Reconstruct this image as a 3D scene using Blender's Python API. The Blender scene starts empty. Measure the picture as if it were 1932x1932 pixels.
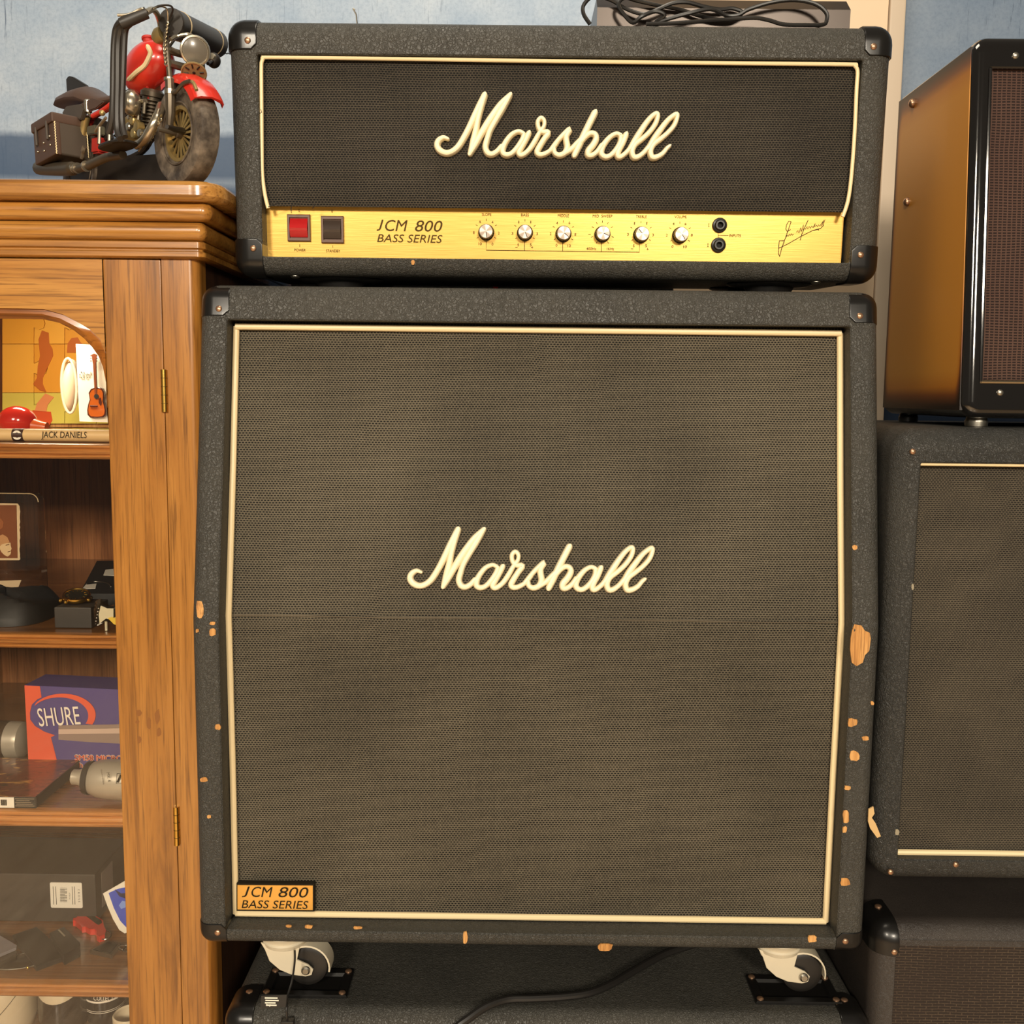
import bpy, bmesh, math, random
from mathutils import Vector as V, Matrix as M
random.seed(7)
SC = bpy.context.scene
COL = SC.collection
PI = math.pi
# ------------------------------------------------------------------ camera
CAM = V((-0.0229, -1.0982, 0.2551)); PITCH, YAW, ROLL, F = 0.1166, -0.0043, 0.0115, 1900.0
def cam_axes():
    f = V((math.sin(YAW)*math.cos(PITCH), math.cos(YAW)*math.cos(PITCH), -math.sin(PITCH)))
    rt = V((math.cos(YAW), -math.sin(YAW), 0)); dn = f.cross(rt)
    r = rt*math.cos(ROLL) - dn*math.sin(ROLL)
    return r, f.cross(r), f
RT, DN, FW = cam_axes()
cd = bpy.data.cameras.new('camera'); cam = bpy.data.objects.new('camera', cd); COL.objects.link(cam)
m3 = M((RT, -DN, -FW)).transposed().to_4x4(); m3.translation = CAM
cam.matrix_world = m3
cd.sensor_width = 36; cd.lens = F/1932*36; cd.clip_start = 0.01
SC.camera = cam
# ------------------------------------------------------------------ world, lamps, exposure
SC.view_settings.view_transform = 'Standard'; SC.view_settings.look = 'None'
SC.view_settings.gamma = 1; SC.view_settings.use_curve_mapping = False
SC.view_settings.exposure = 0.0
wd = bpy.data.worlds.new('world'); SC.world = wd; wd.use_nodes = True
wd.node_tree.nodes['Background'].inputs[0].default_value = (1.0, 0.86, 0.68, 1)
wd.node_tree.nodes['Background'].inputs[1].default_value = 0.14
def lamp(name, loc, target, size, energy, col=(1, 0.88, 0.71), size_y=None):
    l = bpy.data.lights.new(name, 'AREA'); l.energy = energy; l.color = col
    l.size = size
    if size_y: l.shape = 'RECTANGLE'; l.size_y = size_y
    o = bpy.data.objects.new(name, l); COL.objects.link(o); o.location = loc
    o.rotation_euler = (V(target)-V(loc)).to_track_quat('-Z', 'Y').to_euler()
    return o
lamp('ceiling_or_added_lamp', (1.0, -5.0, 1.62), (-0.1, 0.2, 0.1), 0.7, 182)
lamp('ceiling_or_added_lamp', (-1.3, -4.2, 1.75), (-0.1, 0.2, 0.1), 0.7, 124)
dl = lamp('ceiling_or_added_lamp', (-0.9, -2.7, 1.75), (-0.9, -2.7, 0), 0.6, 62); dl.data.spread = math.radians(95)   # added unseen downlight, brightens the floor that the cabinet glass reflects
lamp('ceiling_or_added_lamp', (-0.1, -0.15, 1.6), (-0.1, 0.6, 0.3), 0.5, 9)

# ------------------------------------------------------------------ pixel -> point helpers
def ray(px, py): return FW + RT*((px-966)/F) + DN*((py-966)/F)
def at(px, py, Y):
    v = ray(px, py); return CAM + v*((Y-CAM.y)/v.y)
def atz(px, py, Z):
    v = ray(px, py); return CAM + v*((Z-CAM.z)/v.z)
def on(px, py, P0, n):
    v = ray(px, py); return CAM + v*((V(P0)-CAM).dot(n)/v.dot(n))

# ------------------------------------------------------------------ materials
def lin(c): return c/12.92 if c <= 0.04045 else ((c+0.055)/1.055)**2.4
def rgb(r, g, b): return (lin(r/255), lin(g/255), lin(b/255), 1)
def mat(name, col, rough=0.5, metal=0.0, spec=0.5, coat=0.0, bump=None, emit=None):
    m = bpy.data.materials.new(name); m.use_nodes = True
    nt = m.node_tree; p = nt.nodes['Principled BSDF']
    p.inputs['Base Color'].default_value = col if len(col) == 4 else (*col, 1)
    p.inputs['Roughness'].default_value = rough; p.inputs['Metallic'].default_value = metal
    p.inputs['Specular IOR Level'].default_value = spec; p.inputs['Coat Weight'].default_value = coat
    p.inputs['Coat Roughness'].default_value = 0.08
    return m
def N(m, t, **kw):
    n = m.node_tree.nodes.new(t)
    for k, v in kw.items():
        if k.startswith('_'): setattr(n, k[1:], v)
        else: n.inputs[k.replace('__', ' ')].default_value = v
    return n
def LK(m, a, b): m.node_tree.links.new(a, b)
def P(m): return m.node_tree.nodes['Principled BSDF']
def coords(m, scale=(1, 1, 1), swiz=None, rot=(0, 0, 0)):
    tc = N(m, 'ShaderNodeTexCoord'); out = tc.outputs['Object']
    if swiz:
        s = N(m, 'ShaderNodeSeparateXYZ'); c = N(m, 'ShaderNodeCombineXYZ'); LK(m, out, s.inputs[0])
        for i, a in enumerate(swiz): LK(m, s.outputs['XYZ'.index(a)], c.inputs[i])
        out = c.outputs[0]
    mp = N(m, 'ShaderNodeMapping'); mp.inputs['Scale'].default_value = scale; mp.inputs['Rotation'].default_value = rot
    LK(m, out, mp.inputs[0]); return mp.outputs[0]
def ramp(m, fac, stops):
    r = N(m, 'ShaderNodeValToRGB'); LK(m, fac, r.inputs[0]); e = r.color_ramp.elements
    while len(e) < len(stops): e.new(0.5)
    for el, (p, c) in zip(e, stops): el.position = p; el.color = c
    return r.outputs[0]
def bump(m, h, strength, dist=0.001, normal=None):
    b = N(m, 'ShaderNodeBump'); b.inputs['Strength'].default_value = strength; b.inputs['Distance'].default_value = dist
    LK(m, h, b.inputs['Height'])
    if normal: LK(m, normal, b.inputs['Normal'])
    LK(m, b.outputs[0], P(m).inputs['Normal']); return b.outputs[0]
def mathn(m, op, a, b=None, v=None):
    n = N(m, 'ShaderNodeMath', _operation=op); LK(m, a, n.inputs[0])
    if b is not None: LK(m, b, n.inputs[1])
    if v is not None: n.inputs[1].default_value = v
    return n.outputs[0]

def tolex(name, c1, c2, scale=260, rough=0.42, strength=0.75):
    m = mat(name, c1, rough)
    co = coords(m)
    v = N(m, 'ShaderNodeTexVoronoi', _feature='DISTANCE_TO_EDGE', Scale=scale, Randomness=1.0)
    n = N(m, 'ShaderNodeTexNoise', Scale=scale*0.55, Detail=3.0, Distortion=1.2)
    LK(m, co, n.inputs['Vector'])
    mx = N(m, 'ShaderNodeMix', _data_type='VECTOR'); mx.inputs['Factor'].default_value = 0.010
    LK(m, co, mx.inputs['A']); LK(m, n.outputs['Color'], mx.inputs['B']); LK(m, mx.outputs['Result'], v.inputs['Vector'])
    h = mathn(m, 'MINIMUM', v.outputs['Distance'], v=0.22)
    h2 = mathn(m, 'MULTIPLY', n.outputs['Fac'], v=0.25)
    bump(m, mathn(m, 'ADD', h, h2), strength, 0.0035)
    big = N(m, 'ShaderNodeTexNoise', Scale=9.0, Detail=5.0); LK(m, co, big.inputs['Vector'])
    LK(m, ramp(m, big.outputs['Fac'], [(0.3, c1), (0.7, c2)]), P(m).inputs['Base Color'])
    LK(m, ramp(m, big.outputs['Fac'], [(0.3, (rough,)*3+(1,)), (0.75, (rough+0.15,)*3+(1,))]), P(m).inputs['Roughness'])
    return m
def weave(name, thread, thread2, hole, bw=0.0050, rh=0.0025, mort=0.00085, offs=0.5, swiz='XZY', dust=0.35):
    m = mat(name, thread, 0.8, spec=0.25)
    co = coords(m, swiz=swiz)
    wob = N(m, 'ShaderNodeTexNoise', Scale=14.0, Detail=2.0); LK(m, co, wob.inputs['Vector'])
    mx = N(m, 'ShaderNodeMix', _data_type='VECTOR'); mx.inputs['Factor'].default_value = 0.004
    LK(m, co, mx.inputs['A']); LK(m, wob.outputs['Color'], mx.inputs['B'])
    b = N(m, 'ShaderNodeTexBrick', Scale=1.0); b.offset = offs; b.offset_frequency = 2; b.squash = 1.0
    b.inputs['Mortar Size'].default_value = mort; b.inputs['Mortar Smooth'].default_value = 0.35
    b.inputs['Brick Width'].default_value = bw; b.inputs['Row Height'].default_value = rh
    LK(m, mx.outputs['Result'], b.inputs['Vector'])
    n1 = N(m, 'ShaderNodeTexNoise', Scale=5.0, Detail=4.0); LK(m, co, n1.inputs['Vector'])
    n2 = N(m, 'ShaderNodeTexNoise', Scale=420.0, Detail=1.0); LK(m, co, n2.inputs['Vector'])
    f = mathn(m, 'ADD', mathn(m, 'MULTIPLY', n1.outputs['Fac'], v=0.6), mathn(m, 'MULTIPLY', n2.outputs['Fac'], v=0.4))
    LK(m, ramp(m, f, [(0.35, thread), (0.68, thread2)]), b.inputs['Mortar'])
    b.inputs['Color1'].default_value = hole; b.inputs['Color2'].default_value = hole
    LK(m, b.outputs['Color'], P(m).inputs['Base Color'])
    bump(m, b.outputs['Fac'], 0.35, 0.0008)
    return m
def wood(name, c1, c2, c3, axis='Z', rough=0.28, coat=0.35, sc=1.0):
    m = mat(name, c1, rough, coat=coat)
    s = {'Z': (38*sc, 38*sc, 2.6*sc), 'X': (2.6*sc, 38*sc, 38*sc), 'Y': (38*sc, 2.6*sc, 38*sc)}[axis]
    co = coords(m, s)
    n = N(m, 'ShaderNodeTexNoise', Scale=1.0, Detail=7.0, Roughness=0.62, Distortion=0.9); LK(m, co, n.inputs['Vector'])
    s2 = {'Z': (300*sc, 300*sc, 9*sc), 'X': (9*sc, 300*sc, 300*sc), 'Y': (300*sc, 9*sc, 300*sc)}[axis]
    nf = N(m, 'ShaderNodeTexNoise', Scale=1.0, Detail=4.0, Roughness=0.6, Distortion=0.3); LK(m, coords(m, s2), nf.inputs['Vector'])
    body = ramp(m, n.outputs['Fac'], [(0.30, c3), (0.47, c1), (0.70, c2)])
    mxw = N(m, 'ShaderNodeMix', _data_type='RGBA'); LK(m, ramp(m, nf.outputs['Fac'], [(0.34, (0.75,)*3+(1,)), (0.5, (0, 0, 0, 1))]), mxw.inputs['Factor'])
    LK(m, body, mxw.inputs['A']); mxw.inputs['B'].default_value = tuple(x*0.75 for x in c3[:3])+(1,)
    LK(m, mxw.outputs['Result'], P(m).inputs['Base Color'])
    n2 = N(m, 'ShaderNodeTexNoise', Scale=4.0, Detail=4.0); LK(m, co, n2.inputs['Vector'])
    bump(m, n2.outputs['Fac'], 0.12, 0.0006)
    return m
def glass(name, tint=(0.97, 0.97, 0.95), refl=1.0):
    m = bpy.data.materials.new(name); m.use_nodes = True; nt = m.node_tree; nt.nodes.clear()
    o = nt.nodes.new('ShaderNodeOutputMaterial'); t = nt.nodes.new('ShaderNodeBsdfTransparent'); g = nt.nodes.new('ShaderNodeBsdfGlossy')
    fr = nt.nodes.new('ShaderNodeFresnel'); fr.inputs[0].default_value = 1.5; mx = nt.nodes.new('ShaderNodeMixShader')
    t.inputs[0].default_value = (*tint, 1); g.inputs['Roughness'].default_value = 0.02
    mu = nt.nodes.new('ShaderNodeMath'); mu.operation = 'MULTIPLY'; mu.inputs[1].default_value = refl
    nt.links.new(fr.outputs[0], mu.inputs[0]); nt.links.new(mu.outputs[0], mx.inputs[0])
    nt.links.new(t.outputs[0], mx.inputs[1]); nt.links.new(g.outputs[0], mx.inputs[2]); nt.links.new(mx.outputs[0], o.inputs[0])
    return m

G = {}
G['tolex'] = tolex('black_tolex', rgb(55, 54, 50), rgb(65, 63, 57), 260, 0.44)
G['tolex_r'] = tolex('black_tolex_worn', rgb(46, 46, 44), rgb(56, 55, 51), 300, 0.4)
G['tolex_b'] = tolex('brown_black_vinyl', rgb(50, 45, 42), rgb(60, 54, 49), 420, 0.4, 0.4)
G['grille'] = weave('salt_pepper_cloth', rgb(76, 70, 58), rgb(105, 97, 81), rgb(10, 9, 7), 0.0037, 0.0026, 0.0008)
G['grille_h'] = weave('black_cloth', rgb(52, 47, 39), rgb(78, 71, 60), rgb(10, 9, 8), 0.0037, 0.0025, 0.0006)
G['grille_r'] = weave('dark_cloth', rgb(70, 64, 54), rgb(92, 84, 70), rgb(26, 23, 19), 0.0036, 0.0022, 0.0006)
G['grille_ox'] = weave('oxblood_cloth', rgb(70, 50, 43), rgb(86, 64, 54), rgb(32, 20, 17), 0.0052, 0.0030, 0.0008, 0.0)
G['grille_b'] = weave('brown_cloth', rgb(60, 49, 41), rgb(96, 82, 66), rgb(46, 38, 33), 0.014, 0.0034, 0.0006)
G['piping'] = mat('cream_piping', rgb(236, 214, 168), 0.4)
G['logo'] = mat('cream_plastic', rgb(240, 226, 190), 0.35)
G['black'] = mat('black_plastic', rgb(21, 20, 19), 0.3, spec=0.4, coat=0.1)
G['dark'] = mat('dark_baffle', rgb(20, 17, 15), 0.8)
G['matte'] = mat('matte_black', rgb(34, 32, 30), 0.55)
G['rubber'] = mat('black_cable_rubber', rgb(30, 28, 26), 0.38)
G['chrome'] = mat('chrome', rgb(205, 200, 190), 0.18, 1.0)
G['steel'] = mat('dull_steel', rgb(165, 160, 148), 0.35, 1.0)
G['rivet'] = mat('tarnished_rivet', rgb(176, 140, 112), 0.35, 0.85)
G['brass'] = mat('brass', rgb(205, 165, 80), 0.28, 1.0)
G['white'] = mat('white_paper', rgb(235, 228, 212), 0.6)
G['ink'] = mat('black_ink', rgb(32, 26, 15), 0.7, spec=0.2)
G['inkbrown'] = mat('olive_ink', rgb(74, 58, 18), 0.7, spec=0.2)
G['rawwood'] = wood('bare_plywood', rgb(196, 140, 74), rgb(222, 172, 106), rgb(150, 98, 46), 'Z', 0.7, 0.0, 3)
G['wood_z'] = wood('teak_upright', rgb(158, 104, 42), rgb(180, 124, 56), rgb(116, 72, 27), 'Z')
G['wood_x'] = wood('teak_across', rgb(168, 114, 48), rgb(192, 138, 66), rgb(124, 78, 30), 'X')
G['wood_back'] = wood('dark_veneer', rgb(158, 100, 56), rgb(180, 120, 72), rgb(122, 74, 38), 'Z', 0.5, 0.0)
G['wood_sh'] = wood('shelf_board', rgb(178, 116, 56), rgb(202, 138, 74), rgb(134, 80, 34), 'X', 0.3, 0.3)
G['glass'] = glass('window_glass', (0.97, 0.96, 0.94), 0.75)
G['acrylic'] = glass('clear_acrylic', (0.93, 0.9, 0.84), 1.8)
G['red'] = mat('red_enamel', rgb(205, 42, 28), 0.25, coat=0.4)
m = G['gold'] = mat('brushed_gold_panel', rgb(226, 186, 90), 0.34, 0.4)
co = coords(m, (26, 1, 700)); n = N(m, 'ShaderNodeTexNoise', Scale=1.0, Detail=4.0); LK(m, co, n.inputs['Vector'])
LK(m, ramp(m, n.outputs['Fac'], [(0.3, rgb(204, 160, 70)), (0.7, rgb(218, 176, 86))]), P(m).inputs['Base Color'])
bump(m, n.outputs['Fac'], 0.15, 0.0004)

# ------------------------------------------------------------------ mesh builder
class MB:
    def __init__(s): s.v = []; s.f = []
    def add(s, vs, fs):
        o = len(s.v); s.v += [V(a) for a in vs]; s.f += [[i+o for i in f] for f in fs]; return s
    def quad(s, *p): return s.add(p, [list(range(len(p)))])
    def box(s, x0, x1, y0, y1, z0, z1, r=0.0, seg=2, fr=None, sel=None):
        bm = bmesh.new(); bmesh.ops.create_cube(bm, size=1)
        for v in bm.verts:
            v.co = V(((x0+x1)/2+v.co.x*(x1-x0), (y0+y1)/2+v.co.y*(y1-y0), (z0+z1)/2+v.co.z*(z1-z0)))
        if r > 0:
            es = [e for e in bm.edges if sel is None or sel(e)]
            bmesh.ops.bevel(bm, geom=es, offset=r, segments=seg, profile=0.5, affect='EDGES')
        return s.bm(bm, fr)
    def bm(s, bm, fr=None):
        bm.verts.index_update()
        vs = [(fr @ v.co if fr else v.co.copy()) for v in bm.verts]
        s.add(vs, [[v.index for v in f.verts] for f in bm.faces]); bm.free(); return s
    def tube(s, path, r, n=8, cap=True, closed=False, flat=None):
        p = [V(a) for a in path]; k = len(p); rr = r if isinstance(r, (list, tuple)) else [r]*k
        tang = []
        for i in range(k):
            a = p[(i-1) % k] if (i > 0 or closed) else p[i]; b = p[(i+1) % k] if (i < k-1 or closed) else p[i]
            t = (b-a); tang.append(t.normalized() if t.length > 1e-9 else V((0, 0, 1)))
        t0 = tang[0]; u = t0.orthogonal().normalized(); rings = []
        for i in range(k):
            t = tang[i]; u = (u - t*u.dot(t)); u = u.normalized() if u.length > 1e-6 else t.orthogonal().normalized()
            w = t.cross(u)
            rings.append([p[i] + (u*math.cos(2*PI*j/n) + w*math.sin(2*PI*j/n))*rr[i] for j in range(n)])
        return s.loft(rings, cap, cap, closed)
    def loft(s, rings, cap0=True, cap1=True, closed=False):
        n = len(rings[0]); k = len(rings); vs = [q for r in rings for q in r]; fs = []
        for i in range(k if closed else k-1):
            a = i*n; b = ((i+1) % k)*n
            for j in range(n): fs.append([a+j, a+(j+1) % n, b+(j+1) % n, b+j])
        if not closed:
            if cap0: fs.append(list(range(n))[::-1])
            if cap1: fs.append([(k-1)*n+j for j in range(n)])
        return s.add(vs, fs)
    def lathe(s, prof, O, ax, n=24, sx=1, sy=1, up=None):
        ax = V(ax).normalized(); u = (V(up) - ax*V(up).dot(ax)).normalized() if up else ax.orthogonal().normalized(); w = ax.cross(u); O = V(O)
        return s.loft([[O + ax*h + u*(r*sx*math.cos(2*PI*j/n)) + w*(r*sy*math.sin(2*PI*j/n)) for j in range(n)] for r, h in prof],
                      prof[0][0] > 1e-6, prof[-1][0] > 1e-6)
    def ell(s, c, rx, ry, rz, n=20, k=12, fr=None):
        rings = []
        for i in range(k+1):
            a = -PI/2 + PI*i/k
            rings.append([V((max(1e-5, math.cos(a))*rx*math.cos(2*PI*j/n), max(1e-5, math.cos(a))*ry*math.sin(2*PI*j/n), rz*math.sin(a))) for j in range(n)])
        c = V(c); rings = [[(fr @ q if fr else q) + c for q in r] for r in rings]
        return s.loft(rings, False, False)
    def prism(s, poly, d, bev=0.0):
        """poly: world points of the front outline; d: vector to the back"""
        p = [V(a) for a in poly]; d = V(d); n = len(p)
        if bev > 0:
            c = sum(p, V())/n; q = [a + (c-a).normalized()*bev for a in p]; un = d.normalized()
            return s.loft([q, [a+un*bev*0.7 for a in p], [a+d for a in p]])
        return s.loft([p, [a+d for a in p]])
    def text(s, txt, O, ex, ey, w, h, shear=0.0, depth=0.0006, mirror=False):
        """letters fitted to w x h with lower left corner O in the plane ex, ey"""
        cu = bpy.data.curves.new('t', 'FONT'); cu.body = txt; cu.size = 1; cu.shear = shear; cu.extrude = 0.0; cu.resolution_u = 3
        o = bpy.data.objects.new('t', cu); me = o.to_mesh()
        vs = [v.co.copy() for v in me.vertices]; fs = [list(f.vertices) for f in me.polygons]; o.to_mesh_clear()
        bpy.data.objects.remove(o); bpy.data.curves.remove(cu)
        x0 = min(v.x for v in vs); x1 = max(v.x for v in vs); y0 = min(v.y for v in vs); y1 = max(v.y for v in vs)
        ex = V(ex).normalized(); ey = V(ey); ey = (ey-ex*ey.dot(ex)).normalized(); nz = ex.cross(ey); O = V(O)
        def mp(v, z):
            a = (v.x-x0)/(x1-x0)*w
            if mirror: a = w-a
            return O + ex*a + ey*((v.y-y0)/(y1-y0)*h) + nz*z
        bmx = bmesh.new(); bv = [bmx.verts.new(mp(v, depth)) for v in vs]
        for f in fs:
            try: bmx.faces.new([bv[i] for i in f])
            except ValueError: pass
        return s.bm(bmx)

def wnorm(me, ct):
    """area-weighted normals, so that broad faces stay flat beside their rounded edges"""
    at_v = [[] for _ in me.vertices]; ps = me.polygons; info = [(p.normal.copy(), p.area) for p in ps]
    for p in ps:
        for v in p.vertices: at_v[v].append(p.index)
    out = []
    for p in ps:
        n0 = info[p.index][0]
        for v in p.vertices:
            n = V()
            for j in at_v[v]:
                nj, aj = info[j]
                if nj.dot(n0) >= ct: n += nj*aj
            out.append(n.normalized() if n.length > 1e-12 else n0)
    me.normals_split_custom_set(out)
WM = {}
def obj(name, mb, m, parent=None, frame=None, smooth=35, local=False):
    """link one mesh object; mb is in world space (or in FRAME, or with local in the parent's space)"""
    me = bpy.data.meshes.new(name)
    W = WM[parent.name] if parent else M()
    if local: X = M()
    else: X = W.inverted() @ (frame if frame else M())
    me.from_pydata([X @ v for v in mb.v], [], mb.f); me.validate()
    bm = bmesh.new(); bm.from_mesh(me); bmesh.ops.remove_doubles(bm, verts=bm.verts, dist=1e-6); bmesh.ops.recalc_face_normals(bm, faces=bm.faces); bm.to_mesh(me); bm.free()
    me.materials.append(m if not isinstance(m, str) else G[m])
    if smooth and len(me.polygons) < 2600:
        me.polygons.foreach_set('use_smooth', [True]*len(me.polygons)); wnorm(me, math.cos(math.radians(smooth)))
    elif smooth:
        me.polygons.foreach_set('use_smooth', [True]*len(me.polygons)); me.set_sharp_from_angle(angle=math.radians(smooth))
    o = bpy.data.objects.new(name, me); COL.objects.link(o)
    if parent: o.parent = parent
    WM[o.name] = W.copy()
    return o
def tag(o, label, cat, group=None):
    o['label'] = label; o['category'] = cat
    if group: o['group'] = group
    return o
def thing(name, label, cat, loc=(0, 0, 0), rot=None, group=None):
    o = bpy.data.objects.new(name, None); COL.objects.link(o); o.empty_display_size = 0.05
    mw = M.Translation(V(loc)) @ (rot.to_4x4() if rot else M()); o.matrix_world = mw; WM[o.name] = mw
    return tag(o, label, cat, group)
def struct(o): o['kind'] = 'structure'; return o
def rootless(name, mb, m, loc, label, cat, group=None, smooth=35):
    """a thing that is one mesh, with its origin at LOC"""
    q = MB(); q.f = mb.f; q.v = [v - V(loc) for v in mb.v]
    o = obj(name, q, m, None, None, smooth); o.location = loc; WM[o.name] = M.Translation(V(loc))
    return tag(o, label, cat, group)
def smoothpath(pts, k=6):
    p = [V(a) for a in pts]; out = []
    for i in range(len(p)-1):
        a = p[max(0, i-1)]; b = p[i]; c = p[i+1]; d = p[min(len(p)-1, i+2)]
        for j in range(k):
            t = j/k; out.append(0.5*((2*b)+(c-a)*t+(2*a-5*b+4*c-d)*t*t+(3*b-a-3*c+d)*t**3))
    out.append(p[-1]); return out
def rr(x0, x1, z0, z1, r, y, kk=6, zs=()):
    """rounded rectangle ring with extra points on its upright sides at heights zs"""
    r = max(r, 1e-4); pts = []
    def arc(cx, cz, a0): 
        for i in range(kk+1):
            a = a0 + PI/2*i/kk; pts.append(V((cx+r*math.cos(a), y, cz+r*math.sin(a))))
    arc(x1-r, z0+r, -PI/2)
    for z in zs: pts.append(V((x1, y, min(max(z, z0+r), z1-r))))
    arc(x1-r, z1-r, 0); arc(x0+r, z1-r, PI/2)
    for z in reversed(zs): pts.append(V((x0, y, min(max(z, z0+r), z1-r))))
    arc(x0+r, z0+r, PI); return pts
def shell(x0, x1, z0, z1, op, depth, recess, R, rc, zs=(), bend=None):
    ox0, ox1, oz0, oz1 = op; rings = [rr(ox0, ox1, oz0, oz1, 0.002, recess, 6, zs), rr(ox0, ox1, oz0, oz1, 0.002, 0.0015, 6, zs),
                                      rr(ox0-0.0015, ox1+0.0015, oz0-0.0015, oz1+0.0015, 0.003, 0, 6, zs)]
    for i in range(6):
        a = PI/2*i/5; ins = R*(1-math.sin(a)); rings.append(rr(x0+ins, x1-ins, z0+ins, z1-ins, max(0.003, rc-ins), R*(1-math.cos(a)), 6, zs))
    for i in range(4):
        a = PI/2*(1-i/3); ins = 0.01*(1-math.sin(a)); rings.append(rr(x0+ins, x1-ins, z0+ins, z1-ins, max(0.003, rc-ins), depth-0.01*(1-math.cos(a)), 6, zs))
    if bend: rings = [[bend(q) for q in r] for r in rings]
    return MB().loft(rings)

# ------------------------------------------------------------------ the room
WALL_Y = 0.70; FLOOR_Z = -1.29
m = mat('blue_distressed_plaster', rgb(140, 160, 176), 0.6)
co = coords(m); na = N(m, 'ShaderNodeTexNoise', Scale=5.0, Detail=8.0, Roughness=0.65); LK(m, co, na.inputs['Vector'])
base = ramp(m, na.outputs['Fac'], [(0.32, rgb(144, 164, 186)), (0.52, rgb(170, 184, 199)), (0.72, rgb(198, 206, 213))])
co2 = coords(m, (170, 1, 14)); nb = N(m, 'ShaderNodeTexNoise', Scale=1.0, Detail=6.0, Roughness=0.7, Distortion=0.6); LK(m, co2, nb.inputs['Vector'])
co3 = coords(m, (2.2, 1, 2.2)); nc = N(m, 'ShaderNodeTexNoise', Scale=1.0, Detail=2.0); LK(m, co3, nc.inputs['Vector'])
nd = N(m, 'ShaderNodeTexNoise', Scale=160.0, Detail=3.0, Roughness=0.7); LK(m, co, nd.inputs['Vector'])
spk = ramp(m, nd.outputs['Fac'], [(0.34, (0.86, 0.87, 0.89, 1)), (0.52, (0.97, 0.97, 0.97, 1)), (0.66, (1.0, 1.0, 1.0, 1))])
msp = N(m, 'ShaderNodeMix', _data_type='RGBA', _blend_type='MULTIPLY'); msp.inputs['Factor'].default_value = 1.0; LK(m, base, msp.inputs['A']); LK(m, spk, msp.inputs['B']); base = msp.outputs['Result']
streak = mathn(m, 'MULTIPLY', ramp(m, nb.outputs['Fac'], [(0.57, (0, 0, 0, 1)), (0.70, (1, 1, 1, 1))]), ramp(m, nc.outputs['Fac'], [(0.45, (0, 0, 0, 1)), (0.62, (1, 1, 1, 1))]))
mx = N(m, 'ShaderNodeMix', _data_type='RGBA'); LK(m, streak, mx.inputs['Factor']); LK(m, base, mx.inputs['A']); mx.inputs['B'].default_value = rgb(70, 88, 112)
# the wall turns a darker blue below a set height, with a paler stripe
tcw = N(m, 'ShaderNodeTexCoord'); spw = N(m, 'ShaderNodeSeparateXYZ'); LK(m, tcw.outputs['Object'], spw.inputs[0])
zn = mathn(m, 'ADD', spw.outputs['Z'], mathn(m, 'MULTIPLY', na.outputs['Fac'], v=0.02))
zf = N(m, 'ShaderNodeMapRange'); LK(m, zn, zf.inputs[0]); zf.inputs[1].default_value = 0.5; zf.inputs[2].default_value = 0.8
coat = ramp(m, zf.outputs[0], [(0.0, (1, 1, 1, 1)), (0.36, (1, 1, 1, 1)), (0.41, (0.55, 0.55, 0.55, 1)), (0.45, (0.95, 0.95, 0.95, 1)), (0.655, (0.9, 0.9, 0.9, 1)), (0.70, (0, 0, 0, 1))])  # height mask for the darker blue and its paler stripe
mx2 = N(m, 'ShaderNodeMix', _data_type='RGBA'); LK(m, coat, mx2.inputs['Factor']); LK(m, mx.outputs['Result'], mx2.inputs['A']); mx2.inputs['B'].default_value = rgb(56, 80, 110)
# the boards right of the pilaster are a darker denim blue
xf = N(m, 'ShaderNodeMapRange'); LK(m, spw.outputs['X'], xf.inputs[0]); xf.inputs[1].default_value = 0.58; xf.inputs[2].default_value = 0.62
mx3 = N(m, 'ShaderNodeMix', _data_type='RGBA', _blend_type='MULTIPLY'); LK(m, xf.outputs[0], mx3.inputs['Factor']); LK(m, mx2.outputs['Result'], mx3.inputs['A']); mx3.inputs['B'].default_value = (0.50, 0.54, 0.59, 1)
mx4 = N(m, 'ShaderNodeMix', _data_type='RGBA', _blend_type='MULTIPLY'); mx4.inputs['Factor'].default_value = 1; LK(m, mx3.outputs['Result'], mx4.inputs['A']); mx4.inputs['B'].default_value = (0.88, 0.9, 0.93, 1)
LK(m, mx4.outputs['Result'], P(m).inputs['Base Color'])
bump(m, na.outputs['Fac'], 0.25, 0.003)
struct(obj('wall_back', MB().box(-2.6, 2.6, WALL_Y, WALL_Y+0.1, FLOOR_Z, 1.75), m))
mp_ = mat('beige_paint', rgb(222, 196, 164), 0.6)
ps = struct(obj('trim_1', MB().box(0.22, 0.588, WALL_Y-0.03, WALL_Y-0.0005, FLOOR_Z, 1.75, 0.002), mp_))
struct(obj('trim_2', MB().box(0.589, 0.616, WALL_Y-0.034, WALL_Y-0.0005, FLOOR_Z, 1.75, 0.004), mat('greige_paint', rgb(196, 178, 156), 0.6)))
mfl = wood('floor_planks', rgb(196, 170, 140), rgb(212, 188, 158), rgb(172, 144, 114), 'Y', 0.4, 0.1)
fl = struct(obj('floor', MB().box(-5.0, 4.0, -6.0, WALL_Y, FLOOR_Z-0.05, FLOOR_Z), mfl))

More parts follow.
